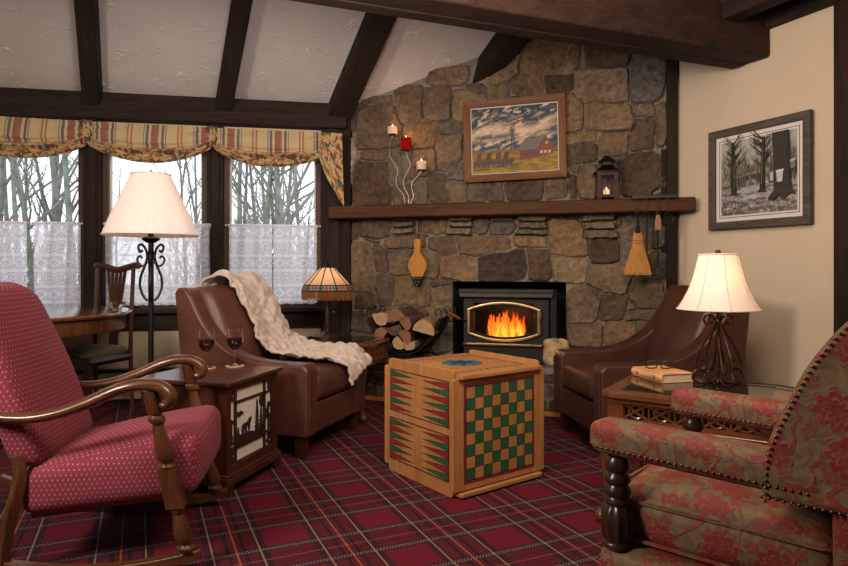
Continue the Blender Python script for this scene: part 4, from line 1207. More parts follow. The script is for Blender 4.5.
# broom
t = hung(0, 'hearth_broom', 'straw hearth broom with short black handle hanging from the leftmost hook of the rail', 'broom'); z0 = HK[0][1]-.022
zr = lambda py: zat(640, py)-z0
b = MB(); b.tube([(.0, 0, .004), (.0, 0, zr(226))], .007, 8); b.tube([(0, 0, zr(226)), (0, 0, zr(233))], [.016, .019], 12)
b.tube([(.011*cos(a*pi/6), 0, .006+.011*sin(a*pi/6)) for a in range(12)], .002, 5, closed=True); b.build('handle', M['black'], t)
b = MB(); prof = [(232, 3.2, .019), (236, 4.2, .024), (240, 4.6, .026), (247, 5.5, .030), (258, 8.3, .034), (268, 10.6, .036), (274, 11.8, .034)]
kx = 1.0/F*4.75*1.03
def fan(u, v):
    k_ = v*(len(prof)-1); i = min(len(prof)-2, int(k_)); f = k_-i
    py = prof[i][0]*(1-f)+prof[i+1][0]*f; w_ = (prof[i][1]*(1-f)+prof[i+1][1]*f)*kx; d_ = prof[i][2]*(1-f)+prof[i+1][2]*f
    a = 2*pi*u; rg = 1+.05*sin(u*2*pi*31)*v+.03*sin(u*2*pi*13)
    return (w_*cos(a)*rg-.004*v*0, d_*.6*sin(a)*rg, zr(py)+(.008*sin(u*2*pi*17) if v > .99 else 0))
b.grid(124, 24, fan); b.tube([(w_, 0, zr(274)) for w_ in (-.085, .085)], .012, 6); b.build('straw', M['straw'], t)
b = MB()
for py, w_ in ((240.5, 4.7), (243, 5.0)): b.tube([(w_*kx*1.04*cos(a*pi/10), w_*kx*.55*sin(a*pi/10)+.0, zr(py)) for a in range(20)], .002, 5, closed=True)
b.build('binding', plain('dark_twine', (.12, .05, .02), .8), t)
# slim poker
t = hung(1, 'fire_poker', 'thin black iron poker hanging right behind the straw broom', 'poker'); z0 = HK[1][1]-.022
b = MB(); b.tube(crv([(0, 0, .004), (0, 0, -.15), (0, .0, -.42)], 4), .005, 7); b.tube(crv([(0, 0, -.36), (.022, 0, -.375), (.03, 0, -.40)], 4), .004, 6)
b.tube([(.011*cos(a*pi/6), 0, .006+.011*sin(a*pi/6)) for a in range(12)], .0025, 5, closed=True); b.build('rod', M['iron'], t)
# shovel with a wooden tag
t = hung(2, 'ash_shovel', 'black iron ash shovel hanging on the third hook behind a brown wooden tag', 'shovel'); z0 = HK[2][1]-.022
zr2 = lambda py: zat(658, py)-z0
b = MB(); b.tube([(0, 0, .004), (0, 0, zr2(265))], .0055, 7); b.tube([(.011*cos(a*pi/6), 0, .006+.011*sin(a*pi/6)) for a in range(12)], .0025, 5, closed=True)
b.tube(crv([(0, 0, zr2(265)), (-.022, 0, zr2(270)), (-.026, 0, zr2(276))], 4), .003, 6); b.tube(crv([(0, 0, zr2(265)), (.022, 0, zr2(270)), (.026, 0, zr2(276))], 4), .003, 6); b.build('rod', M['iron'], t)
b = MB(); b.bx(-.048, .045, -.035, .02, zr2(279.5), zr2(275.5)); b.build('blade', M['iron'], t, smooth=0, bevel=.003)
x, z = HK[2]; q = STONE.w(x-.002, -off-.05)
b = MB(); zt1, zt0 = zat(657, 215), zat(657, 230)
b.prism([(-.020, 0), (.020, 0), (.020, zt1-zt0-.04), (.010, zt1-zt0), (-.010, zt1-zt0), (-.020, zt1-zt0-.04)], -.003, .003, 'xz')
b.tube(crv([(0, 0, zt1-zt0-.012), (-.006, .008, zt1-zt0+.014), (.004, .018, zt1-zt0+.02)], 3), .0012, 4)
o = place(b.build('wooden_tag', plain('tag_wood', (.28, .12, .06), .6), smooth=0), (q.x, q.y, zt0), STONE.rz); tag(o, 'small brown wooden tag hanging in front of the ash shovel', 'tag')
# tongs
t = hung(3, 'fire_tongs', 'long black iron fire tongs hanging on the rightmost hook against the dark post', 'tongs'); z0 = HK[3][1]-.022
b = MB(); zr3 = lambda py: zat(668, py)-z0
b.tube(crv([(.0, 0, .004), (-.012, 0, zr3(222)), (-.006, 0, zr3(245)), (-.010, 0, zr3(275))], 5), .006, 7); b.build('arm', M['iron'], t)
b = MB(); b.tube(crv([(.0, 0, .004), (.014, 0, zr3(222)), (.006, 0, zr3(245)), (.010, 0, zr3(275))], 5), .006, 7); b.build('arm', M['iron'], t)
b = MB(); b.tube([(.035*cos(a*pi/8)+.003, .006, .0+.028*sin(a*pi/8)-.012) for a in range(16)], .003, 5, closed=True); b.build('handle_loop', M['iron'], t)

# ---- bellows
off = .075
bx0, bzt = sw(418, 239, off); q = STONE.w(bx0, -off)
zq = lambda py: sw(418, py, off)[1]-bzt
t = thing('fireplace_bellows', 'golden wooden fireplace bellows with black nozzle hanging on the stone wall under the mantel', 'bellows', (q.x, q.y, bzt), STONE.rz)
kx = 4.95/F*1.03
half = [(239, 1.8), (240, 3.0), (243, 3.7), (246, 3.3), (250, 2.9), (253, 3.6), (257, 6.6), (261, 9.0), (265, 9.9), (269, 9.2), (273, 7.2), (277, 5.6)]
poly = [(w_*kx, zq(py)) for py, w_ in half]+[(-w_*kx, zq(py)) for py, w_ in half[::-1]]
b = MB(); b.prism(poly, -.028, -.014, 'xz'); b.build('front_board', M['gold_wood'], t, smooth=0, bevel=.003)
b = MB(); b.prism(poly, .010, .022, 'xz'); b.build('rear_board', M['gold_wood'], t, smooth=0, bevel=.003)
b = MB(); h2 = [(w_*.94*kx, zq(py)) for py, w_ in half[4:]]; b.prism(h2+[(-x, z) for x, z in h2[::-1]], -.014, .010, 'xz'); b.build('leather_bag', M['sling'], t, smooth=0)
b = MB(); n_ = [(276.5, 6.0), (280, 4.6), (284, 2.8), (287, 1.6)]; b.prism([(w_*kx, zq(py)) for py, w_ in n_]+[(-w_*kx, zq(py)) for py, w_ in n_[::-1]], -.032, .024, 'xz', 0)
for x in (-.03, -.015, 0, .015, .03): b.ball(x, -.033, zq(278), .004, 5, mat=1)
for x, py in ((-.012, 282), (.012, 282), (0, 285)): b.ball(x, -.033, zq(py), .004, 5, mat=1)
b.build('nozzle_leather', [M['black'], M['silver']], t, smooth=0, bevel=.003)
b = MB(); b.tube([(0, -.004, zq(286)), (0, -.004, zq(293.5))], [.009, .006], 10); b.build('nozzle', M['brass'], t)
b = MB(); b.tube([(.0, .0, zq(243)), (.004, .01, zq(230)), (.002, .02, zq(218))], .0035, 6); b.build('hanging_strap', M['black'], t)

# ---- log sling on the hearth
lc = STONE.w(STONE.hit(409, HY, .30)[0], -.30); LY = .30
t = thing('log_rack', 'black iron log rack with a leather sling full of split firewood on the hearth', 'log rack', (lc.x, lc.y, HT), STONE.rz)
lxm = STONE.hit(409, HY, LY)[0]; lp = lambda px, py: (STONE.hit(px, py, LY)[0]-lxm, STONE.hit(px, py, LY)[1]-HT)
def sling_z(u):   # u -1..1
    return .085+.265*abs(u)**2.2
hwS = .285
b = MB(); b.grid(30, 6, lambda u, v: (hwS*(2*u-1), -.17+.34*v, sling_z(2*u-1))); b.grid(30, 6, lambda u, v: (hwS*(2*u-1)*1.015, -.17+.34*v, sling_z(2*u-1)-.010)); b.build('sling', M['sling'], t, smooth=80)
for y in (-.15, .15):
    b = MB(); P = [(hwS*u*1.03, y-.022*(1 if y < 0 else -1), sling_z(u)-.018) for u in [i/12-1 for i in range(25)]]
    b.tube(P, .006, 6); b.build('hoop', M['iron'], t)
    for sx in (-1, 1):
        b = MB(); x = sx*hwS*1.02; z = sling_z(1)
        b.tube(crv([(x, y, z-.02), (x+sx*.01, y, z+.04), (x-sx*.012, y, z+.075), (x-sx*.040, y, z+.05), (x-sx*.03, y, z+.02), (x-sx*.014, y, z+.035)], 5), .005, 6)
        b.tube(crv([(x, y, z+.0), (x+sx*.045, y, z+.02), (x+sx*.055, y, z+.06), (x+sx*.03, y, z+.07)], 5), .005, 6); b.build('scroll', M['iron'], t)
    for sx in (-1, 1):
        b = MB(); b.tube(crv([(0, y, .035), (sx*.12, y, .05), (sx*.20, y, .03), (sx*.23, y, .006)], 5), .007, 6); b.build('foot', M['iron'], t)
LG = [(-.175, .262, .062, 'p', 'pale split log with a bright cut face at the upper left of the log pile'), (-.045, .300, .060, 'r', 'reddish split log standing highest on top of the log pile'),
      (.055, .245, .055, 'r', 'reddish-brown split log right of the topmost log'), (-.165, .155, .055, 'r', 'brown log below the pale upper left log of the pile'),
      (.165, .215, .070, 'p', 'long pale split log leaning up the right side of the sling'), (-.06, .180, .050, 'k', 'dark bark-covered log in the middle of the log pile'),
      (.035, .150, .050, 'r', 'small brown split log under the reddish-brown one in the pile'), (-.045, .085, .050, 'p', 'pale split log at the bottom centre of the sling'),
      (.065, .070, .048, 'p', 'pale log at the bottom right of the sling')]
R = random.Random(12)
for i, (x, z, r, kd, lab) in enumerate(LG):
    b = MB(); a0 = R.uniform(0, 6); n = 9
    # split wedge: bark arc + two split faces
    sect = [(r*cos(a0+j*pi*1.15/6), r*sin(a0+j*pi*1.15/6)) for j in range(7)]+[(-r*.35*cos(a0+1.8)+R.uniform(-.01, .01), -r*.35*sin(a0+1.8))]
    cxs = sum(p[0] for p in sect)/len(sect); czs = sum(p[1] for p in sect)/len(sect); sect = [((p[0]-cxs)*1.15*R.uniform(.85, 1.15), (p[1]-czs)*1.15*R.uniform(.85, 1.15)) for p in sect]
    ns = len(sect); L_ = R.uniform(.17, .20)
    rings_ = [[(p[0]*(1+R.uniform(-.08, .08)), -L_+2*L_*k_/4, p[1]*(1+R.uniform(-.08, .08))) for p in sect] for k_ in range(5)]
    vs = [p for rg in rings_ for p in rg]
    for k_ in range(4):
        for j in range(ns):
            j2 = (j+1) % ns
            b.f.append((k_*ns+j, k_*ns+j2, (k_+1)*ns+j2, (k_+1)*ns+j)); b.m.append(1 if j < 6 else 0)
    b.v = vs; b.f.append(tuple(range(ns))[::-1]); b.m.append(0); b.f.append(tuple(4*ns+j for j in range(ns))); b.m.append(0)
    q = STONE.w(lxm+x, -LY-.03+R.uniform(-.02, .02)); o = b.build('firewood_log', [{'p': M['log_pale'], 'r': M['log_red'], 'k': M['bark']}[kd], M['bark'] if kd != 'p' else M['log_pale']], smooth=30)
    place(o, (q.x, q.y, HT+z*1.02+.070), STONE.rz+R.uniform(-.12, .12)); tag(o, lab, 'log')

# ---- pale rock on the hearth
q = on_z(557, 366, HT)
b = MB(); b.rbox(0, 0, .10, .19, .13, .21, .05, 10, fn=lambda p: Vector(p)*(1+.22*fb(p[0]*9, p[1]*9, p[2]*9+2, 3))+Vector((0, 0, 0)))
zmin = min(v[2] for v in b.v); b.v = [(v[0], v[1], max(0, v[2]-zmin-.004)) for v in b.v]
o = place(b.build('rock', M['rock'], smooth=25), (q.x, q.y+.03, HT), .1); tag(o, 'rough cream-coloured rock standing on the hearth right of the stove', 'rock')
# ------------------------------------------------------------------ leather armchairs
def leather_chair(label, loc, rz, mat, legmat):
    t = thing('leather_armchair', label, 'armchair', loc, rz)
    W_, D_ = .78, .88
    prof = [(-.43, .125), (-.435, .50), (-.41, .535), (-.20, .535), (-.02, .555), (.10, .60), (.20, .67), (.29, .78), (.36, .905), (.40, .955), (.455, .96), (.475, .93), (.44, .60), (.41, .30), (.395, .125)]
    top = crv([(p[0], p[1], 0) for p in prof[2:10]], 4)
    poly = [prof[0], prof[1]]+[(p.x, p.y) for p in top]+prof[10:]
    for sx in (-1, 1):
        b = MB(); b.prism(poly, sx*.255, sx*.385, 'yz'); b.build('arm', mat, t, smooth=30, bevel=.028, seg=4)
        b = MB(); b.tube([(sx*.372, p.x, p.y+.0) for p in top[2:]]+[(sx*.372, .45, .955)], .006, 6); b.tube([(sx*.372, -.438, .14), (sx*.372, -.44, .49)], .005, 6); b.build('piping', mat, t)
    # back
    b = MB()
    def lean(p):
        k_ = (p[2]-.30)/.66; return (p[0], p[1]+.20*k_-.03*sin(pi*max(0, min(1, k_))), p[2])
    b.rbox(0, .20, .635, .55, .17, .66, .06, 10, (0, .35, .01), fn=lean); b.build('back_cushion', mat, t, smooth=60)
    b = MB(); b.prism([(.36, .125), (.45, .93), (.475, .935), (.44, .60), (.395, .125)], -.36, .36, 'yz'); b.build('outer_back', mat, t, smooth=0, bevel=.012)
    b = MB(); b.rbox(0, -.125, .385, .505, .62, .165, .045, 12, (0, .03, .18)); b.build('seat_cushion', mat, t, smooth=60)
    b = MB()
    for z in (.335, .435): b.tube([(-.235, -.428, z), (.235, -.428, z)], .005, 6)
    b.build('piping', mat, t)
    b = MB(); b.bx(-.26, .26, -.42, .40, .125, .30); b.build('front_rail', mat, t, smooth=0, bevel=.012)
    for sx in (-1, 1):
        for y in (-.37, .34):
            b = MB(); b.prism([(-.034, .13), (.034, .13), (.022, 0), (-.022, 0)], -.03, .03, 'xz', M=Matrix.Translation((sx*.335, y, 0))); b.build('leg', legmat, t, smooth=0, bevel=.004)
    return t
def from_front(fm, fdir, D=.43):
    f = Vector(fdir).normalized(); c = Vector(fm)-f*D
    return (c.x, c.y, 0), atan2(f.y, f.x)+pi/2
loc, rz = from_front((-.530, 3.88), (.945, -.325))
CH_L = leather_chair('brown leather armchair with a cream throw over it, standing below the rightmost window', loc, rz, M['leather'], M['cherry_z'])
CHL_loc, CHL_rz = loc, rz
loc, rz = from_front((.935, 3.87), (-.99, -.135))
leather_chair('dark brown leather armchair against the cream wall behind the white-shaded table lamp', loc, rz, M['leather_dk'], M['cherry_z'])

# ---- throw over the left armchair (same base and rotation as the chair)
t = thing('throw_blanket', 'chunky cream throw draped over the back and seat of the left leather armchair', 'blanket', CHL_loc, CHL_rz)
pathc = crv([(.500, .80, 0), (.485, .93, 0), (.43, .995, 0), (.345, .985, 0), (.245, .84, 0), (.165, .68, 0), (.105, .575, 0), (.03, .525, 0), (-.08, .510, 0), (-.22, .505, 0), (-.36, .495, 0), (-.440, .470, 0), (-.472, .41, 0), (-.478, .35, 0)], 10)
cum = [0]
for i in range(1, len(pathc)): cum.append(cum[-1]+(pathc[i]-pathc[i-1]).length)
def pth(v):
    s_ = v*cum[-1]
    for i in range(1, len(cum)):
        if cum[i] >= s_-1e-9:
            f = (s_-cum[i-1])/(cum[i]-cum[i-1]); return pathc[i-1].lerp(pathc[i], f), (pathc[i]-pathc[i-1]).normalized()
    return pathc[-1], (pathc[-1]-pathc[-2]).normalized()
armtop = [(-.43, .50), (-.41, .535), (-.20, .535), (-.02, .555), (.10, .60), (.20, .67), (.29, .78), (.36, .905), (.40, .955), (.455, .96), (.52, .96)]
def arm_z(y):
    for (y0, z0), (y1, z1) in zip(armtop, armtop[1:]):
        if y0 <= y <= y1: return z0+(z1-z0)*(y-y0)/(y1-y0)
    return .5
def throw_fn(u, v):
    # near edge wanders inward, far edge rests on the arm
    x0 = -.13+.08*sin(v*3.2)+.17*max(0, v-.55)/.45; x1 = .37-.02*sin(v*6)-.08*max(0, .35-v)
    vv = v*(1-.055*(1-(1-u)**2)) if v > .8 else v
    x = x0+(x1-x0)*u
    q, tg = pth(min(1, vv)); y, z = q.x, q.y
    nrm = Vector((-tg.y, tg.x)) if True else None
    if nrm.y < 0 and abs(tg.y) < .8: nrm = -nrm
    if abs(tg.y) >= .8: nrm = Vector((-abs(tg.y), abs(tg.x))) if y < .44 else Vector((abs(tg.y), abs(tg.x)))
    L_ = cum[-1]*v; W_ = (x1-x0)*u
    bump_ = .020*abs(sin(W_*44+1.6*sin(L_*14)))*abs(sin(L_*26+1.5*sin(W_*22)))+.014*noise.noise((W_*30, L_*30, 2))+.016*noise.noise((W_*9, L_*9, 5))
    fold = .022*sin(u*9+v*4)*(.5+.5*sin(v*5))
    h = .016+bump_+max(-.005, fold*.6)
    yy, zz__ = y+nrm.x*h, z+nrm.y*h
    if x > .225 and -.43 < yy < .46: 
        za = arm_z(yy)+.012+bump_
        k_ = min(1, (x-.225)/.05)
        zz__ = max(zz__, zz__*(1-k_)+za*k_) if zz__ < za else zz__
    if x > .38: zz__ -= (x-.38)*1.2
    return (x, yy, zz__)
b = MB(); b.grid(64, 170, throw_fn)
o = b.build('knit', M['throw'], t, smooth=80); s_ = o.modifiers.new('Solid', 'SOLIDIFY'); s_.thickness = .014; s_.offset = -.2

# ------------------------------------------------------------------ floor lamp
LX, LYY = (151-CX)/F*3.9, 3.9
t = thing('floor_lamp', 'black wrought-iron floor lamp with a large pleated cream shade in front of the middle window', 'floor lamp', (LX, LYY, 0))
zf = lambda py: EYE-(py-HY)/F*LYY
k_px = LYY/F
b = MB(); pr = [(44.5*k_px, zf(235)), (43.8*k_px, zf(233)), (38*k_px, zf(218)), (29*k_px, zf(199)), (22*k_px, zf(183)), (18.5*k_px, zf(175.5)), (18.2*k_px, zf(174.5))]
b.lathe(pr, 240, mod=lambda k, z: 1+.007*(1 if k % 2 else -1)+.004*sin(k*.31), cap=False); sh = b.build('lamp_shade', M['shade'], t, smooth=20)
for r_, py in ((44.7, 235), (18.6, 174.7)):
    b = MB(); b.tube([(r_*k_px*cos(a*pi/36), r_*k_px*sin(a*pi/36), zf(py)) for a in range(72)], .005, 6, closed=True)
    b.build('shade_trim', M['shade'], sh)
b = MB()
for a in range(3): b.tube([(0, 0, zf(177)), (18.3*k_px*cos(a*2.094), 18.3*k_px*sin(a*2.094), zf(175))], .003, 5)
b.tube([(0, 0, zf(240)), (0, 0, zf(174))], .004, 6); b.ball(0, 0, zf(171.5), .010, 8); b.build('harp', M['iron'], t)
b = MB(); b.ball(0, 0, zf(212), .032, 10, (1, 1, 1.25)); b.build('bulb', mat_emit('lamp_bulb', (1.0, .62, .30), 3.0), t)
b = MB(); b.tube([(0, 0, .02), (0, 0, zf(240))], .0165, 12); b.build('pole', M['iron'], t)
b = MB(); b.lathe([(.024, zf(243)), (.05, zf(240)), (.055, zf(238.5)), (.016, zf(236)), (.016, zf(232))], 20); b.build('bobeche', M['iron'], t)
b = MB(); b.lathe([(.15, 0), (.15, .018), (.05, .035), (.02, .06)], 28); b.build('base', M['iron'], t)
# ironwork: four scroll bars around the pole
S_ = [(3, 301), (7, 296), (10.0, 287), (9.5, 277), (6, 267), (3.5, 257), (5, 249), (9, 244.5), (11.5, 247), (10, 252), (7.5, 250)]
U_ = [(3, 262), (7, 266), (11, 264), (12.5, 259), (10, 256), (8, 258.5)]
for a in range(4):
    Mr = Matrix.Rotation(a*pi/2+.35, 4, 'Z')
    b = MB(); b.tube(crv([(x*k_px, 0, zf(y)) for x, y in S_], 5), .008, 7, M=Mr); b.tube(crv([(x*k_px, 0, zf(y)) for x, y in U_], 5), .007, 7, M=Mr); b.build('scroll', M['iron'], t)
FLOOR_LAMP = Vector((LX, LYY, zf(214)))

# ------------------------------------------------------------------ dining table and chair
t = thing('dining_table', 'round polished wooden dining table by the leftmost window behind the rocking chair', 'table', (-2.76, 4.15, 0))
TZ, TR = .79, .76
b = MB(); b.lathe([(TR-.03, TZ-.032), (TR-.006, TZ-.026), (TR, TZ-.014), (TR-.006, TZ-.003), (TR-.02, TZ), (0, TZ)], 72); b.build('tabletop', M['table_dk'], t)
b = MB(); b.lathe([(TR-.045, TZ-.125), (TR-.04, TZ-.118), (TR-.04, TZ-.03), (TR-.08, TZ-.03), (TR-.08, TZ-.125)], 72, cap=False); b.build('apron', wood('veneer_apron', (.05, .017, .007), (.17, .062, .026), 2, .3, 1, .4), t)
b = MB(); b.lathe([(.09, .14), (.10, .20), (.07, .30), (.055, .42), (.075, .55), (.06, .62), (.16, TZ-.06), (.16, TZ-.03)], 28); b.build('pedestal', M['cherry_z'], t)
for a in range(4):
    b = MB(); b.tube(crv([(.05, 0, .20), (.22, 0, .17), (.38, 0, .06), (.46, 0, .022)], 5), [.045]*6+[.035]*5+[.022]*5, 8, M=Matrix.Rotation(a*pi/2+.6, 4, 'Z')); b.build('leg', M['cherry_z'], t)
# glass bowl-like ornament on the table edge
q = Vector(((117-CX)/F*4.30, 4.30, TZ))
t2 = thing('glass_dish', 'small clear glass dish on the right edge of the dining table', 'dish', q)
b = MB(); b.lathe([(.012, 0), (.022, .002), (.030, .012), (.052, .040), (.058, .060), (.055, .060), (.048, .040), (.026, .014), (0, .010)], 20); b.build('bowl', M['glass'], t2)
b = MB(); b.lathe([(.022, 0), (.024, .003), (0, .004)], 16); b.build('foot', M['glass'], t2)

bl, br = Vector((-2.550, 4.88)), Vector((-2.208, 4.745))
mid = (bl+br)/2; f = Vector((-.376, -.927)); rz = atan2(f.y, f.x)+pi/2
t = thing('dining_chair', 'dark wooden dining chair with pierced splat back and olive green seat beside the round table', 'chair', (mid.x, mid.y, 0), rz)
hw = (br-bl).length/2
zc = lambda py: EYE-(py-HY)/F*4.83
for sx in (-1, 1):
    b = MB(); P = [(sx*(hw-.0), .02, 0), (sx*(hw-.0), .005, .25), (sx*(hw-.0), 0, .47), (sx*hw, .008, .75), (sx*(hw+.002), .025, zc(268))]
    b.tube(crv(P, 5), .021, 4, sq=1); b.build('rear_leg', M['chair_wood'], t, smooth=0, bevel=.003)
    b = MB(); b.prism([(-.022, .40), (.022, .40), (.017, 0), (-.017, 0)], -.02, .02, 'xz', M=Matrix.Translation((sx*(hw+.035), -.40, 0))); b.build('front_leg', M['espresso'], t, smooth=0, bevel=.003)
    b = MB(); b.add([], []); b.tube([(sx*hw, -.0, .42), (sx*(hw+.035), -.40, .42)], .03, 4, sq=1); b.build('seat_rail', M['espresso'], t, smooth=0)
b = MB(); b.bx(-hw-.04, hw+.04, -.42, -.385, .385, .455); b.build('seat_rail', M['espresso'], t, smooth=0, bevel=.003)
b = MB()
def trap(p):
    k_ = (-p[1])/.40; return (p[0]*(1+.20*k_), p[1], p[2])
b.rbox(0, -.205, .47, 2*hw-.03, .41, .055, .025, 8, (0, 0, .5), fn=trap); b.build('seat', M['olive'], t, smooth=60)
zt_ = zc(268)
P = [(-hw-.035, .05, zt_+.006), (-hw-.01, .048, zt_+.024), (-hw*.6, .046, zt_+.010), (-hw*.3, .044, zt_-.018), (0, .044, zt_+.004), (hw*.3, .044, zt_-.018), (hw*.6, .046, zt_+.010), (hw+.01, .048, zt_+.024), (hw+.035, .05, zt_+.006)]
P = [(-hw-.035, .05, zt_+.002), (-hw-.012, .048, zt_+.022), (-hw*.55, .046, zt_+.004), (0, .044, zt_-.016), (hw*.55, .046, zt_+.004), (hw+.012, .048, zt_+.022), (hw+.035, .05, zt_+.002)]
b = MB(); b.tube(crv(P, 6), [.016]+[.026]*35+[.016], 8, sq=1.0); b.build('crest_rail', M['chair_wood'], t)
for i in range(5):     # pierced splat: five ribs spreading upward
    u = (i-2)/2
    b = MB(); b.tube(crv([(u*.030, .008, .50), (u*.036, .018, .66), (u*.050, .030, .82), (u*.085, .042, zt_-.02)], 5), .013, 6); b.build('splat_rib', M['chair_wood'], t)
b = MB(); b.prism([(-.06, .455), (.06, .455), (.038, .52), (-.038, .52)], .0, .016, 'xz'); b.bx(-hw, hw, -.008, .02, .43, .468); b.build('splat_shoe', M['espresso'], t, smooth=0)

# ------------------------------------------------------------------ wine table (small cabinet with a cut-out forest panel)
TH = .540; w2, d2 = .265, .260
d1 = Vector((.275, .96)).normalized(); ax = Vector((d1.y, -d1.x))
fc = on_z(228.5, 383.5, TH)
cen = Vector((fc.x, fc.y)) - ax*w2 + d1*d2
rzw = atan2(ax.y, ax.x)
t = thing('cabinet_table', 'small dark cherry cabinet table with a forest and wolf cut-out panel beside the rocking chair', 'side table', (cen.x, cen.y, 0), rzw)
b = MB(); b.bx(-w2, w2, -d2, d2, TH-.022, TH); b.build('tabletop', M['cherry'], t, smooth=0, bevel=.006)
i_ = .022
b = MB(); b.bx(-w2+i_, w2-i_-.022, -d2+i_, d2-i_, .085, TH-.022)
b.build('cabinet_body', M['cherry_z'], t, smooth=0, bevel=.002)
# front frame on +x
X0, X1 = w2-i_-.022, w2-i_
b = MB(); yA, yB = -d2+i_, d2-i_; pz0, pz1 = .135, TH-.050; py0, py1 = yA+.034, yB-.046
b.bx(X0, X1, yA, py0, .085, TH-.022); b.bx(X0, X1, py1, yB, .085, TH-.022); b.bx(X0, X1, py0, py1, .085, pz0); b.bx(X0, X1, py0, py1, pz1, TH-.022)
b.build('panel_frame', M['cherry_z'], t, smooth=0, bevel=.002)
b = MB(); b.bx(X0+.001, X0+.004, py0, py1, pz0, pz1); b.build('white_panel', M['white_paint'], t, smooth=0)
# silhouettes: u along the panel (0..1, left to right in the photo), v up
pw, ph = py1-py0, pz1-pz0
b = MB()
def sil(pts):
    b.prism([(py0+pw*u, pz0+ph*v) for u, v in pts], X0+.006, X0+.012, 'yz')
def bar(u0, u1, v0, v1): sil([(u0, v0), (u1, v0), (u1, v1), (u0, v1)])
bar(0, 1, 0, .012); bar(0, 1, .988, 1); bar(0, .012, 0, 1); bar(.988, 1, 0, 1)
bar(.115, .165, 0, 1); bar(.80, .85, 0, 1); bar(0, .16, .845, .87); bar(.13, .84, .80, .835); bar(.81, 1, .80, .825); bar(.13, .84, .175, .20); bar(0, .14, .20, .225); bar(.81, 1, .215, .24)
sil([(.14, .19), (.82, .19), (.82, .34), (.70, .33), (.62, .30), (.52, .33), (.40, .36), (.30, .34), (.22, .36), (.14, .33)])
# wolf
sil([(.40+(a_-.40)*.78, .335+(c_-.33)*.78) for a_, c_ in ((.27, .33), (.295, .33), (.30, .43), (.345, .43), (.35, .35), (.375, .35), (.385, .44), (.45, .47), (.455, .36), (.48, .36), (.49, .48), (.52, .53), (.53, .60), (.50, .575), (.475, .59), (.46, .55), (.40, .525), (.31, .52), (.275, .50), (.255, .42))])
def pine(u, v0, v1, w_):
    P = []; n = 7
    for k_ in range(n): 
        v = v0+(v1-v0)*k_/n; ww = w_*(1-k_/n*.85); P += [(u+ww, v), (u+ww*.35, v+(v1-v0)/n*.8)]
    sil(P+[(u, v1)]+[(2*u-p[0], p[1]) for p in P[::-1]])
pine(.645, .30, .76, .055); pine(.745, .30, .62, .05); pine(.205, .33, .46, .035)
sil([(.72, .66), (.76, .62), (.80, .66), (.81, .74), (.78, .79), (.73, .78), (.70, .72)])
sil([(.17, .63), (.20, .68), (.235, .66), (.27, .68), (.33, .63), (.27, .635), (.25, .61), (.22, .60), (.20, .62)])
for (u0, u1, v0, v1) in ((.0, .115, .88, .99), (.0, .115, .25, .60), (.0, .115, .02, .20), (.85, 1, .84, .98), (.85, 1, .26, .66), (.85, 1, .03, .21)):
    R = random.Random(int(u0*100+v0*1000)); n = 5
    for k_ in range(n):
        va = v0+(v1-v0)*k_/n; c_ = u0+(u1-u0)*R.uniform(.3, .7); ww = (u1-u0)*.34*R.uniform(.6, 1.1); hh = (v1-v0)/n
        sil([(c_-ww, va), (c_+ww*.6, va), (c_+ww, va+hh*.5), (c_+ww*.2, va+hh), (c_-ww*.5, va+hh*.9)])
    bar((u0+u1)/2-.008, (u0+u1)/2+.008, v0, v1)
b.build('cutout_silhouette', plain('dark_cutout', (.030, .014, .009), .5, bump=0), t, smooth=0)
b = MB(); b.bx(-w2+.004, w2-.004, -d2+.004, d2-.004, .045, .085); b.bx(-w2+.012, w2-.012, -d2+.012, d2-.012, .085, .098); b.build('base_moulding', M['cherry'], t, smooth=0, bevel=.006)
for sx in (-1, 1):
    for sy in (-1, 1):
        b = MB(); b.prism([(0, .0), (.06, 0), (.075, .045), (-.0, .045)], 0, .02, 'xz', M=Matrix.Translation((sx*(w2-.006), sy*(d2-.026)-.01, 0)) @ Matrix.Scale(-sx, 4, (1, 0, 0)))
        b.prism([(0, .0), (.05, 0), (.07, .045), (-.0, .045)], 0, .02, 'yz', M=Matrix.Translation((sx*(w2-.026)-.01, sy*(d2-.006), 0)) @ Matrix.Scale(-sy, 4, (0, 1, 0)))
        b.build('foot', M['cherry'], t, smooth=0)
for px, py, lab in ((206.5, 368.5, 'wine glass of red wine on a coaster, nearer the rocking chair arm'), (235, 366.5, 'wine glass of red wine on a coaster, nearer the leather armchair')):
    q = on_z(px, py, TH)
    c = thing('coaster', 'round tan coaster under the %s wine glass' % ('left' if px < 220 else 'right'), 'coaster', q)
    b = MB(); b.lathe([(.047, 0), (.050, .002), (.050, .005), (0, .005)], 28); b.build('disc', M['coaster'], c)
    gl = thing('wine_glass', lab, 'wine glass', (q.x, q.y, TH+.0055))
    b = MB(); b.lathe([(.034, 0), (.035, .002), (.02, .005), (.005, .010), (.004, .012)], 28); b.build('foot', M['glass'], gl)
    b = MB(); b.lathe([(.004, .011), (.0035, .05), (.004, .085)], 14); b.build('stem', M['glass'], gl)
    b = MB(); b.lathe([(.004, .085), (.018, .090), (.034, .105), (.043, .130), (.0445, .150), (.042, .180), (.0385, .205), (.0373, .205), (.0408, .180), (.0432, .150), (.0418, .131), (.033, .107), (.016, .093), (0, .090)], 32); b.build('bowl', M['glass'], gl)
    b = MB(); b.lathe([(0, .0905), (.016, .0935), (.0325, .1075), (.0413, .131), (.0428, .150), (.0428, .152), (0, .152)], 32); b.build('wine', M['wine'], gl)

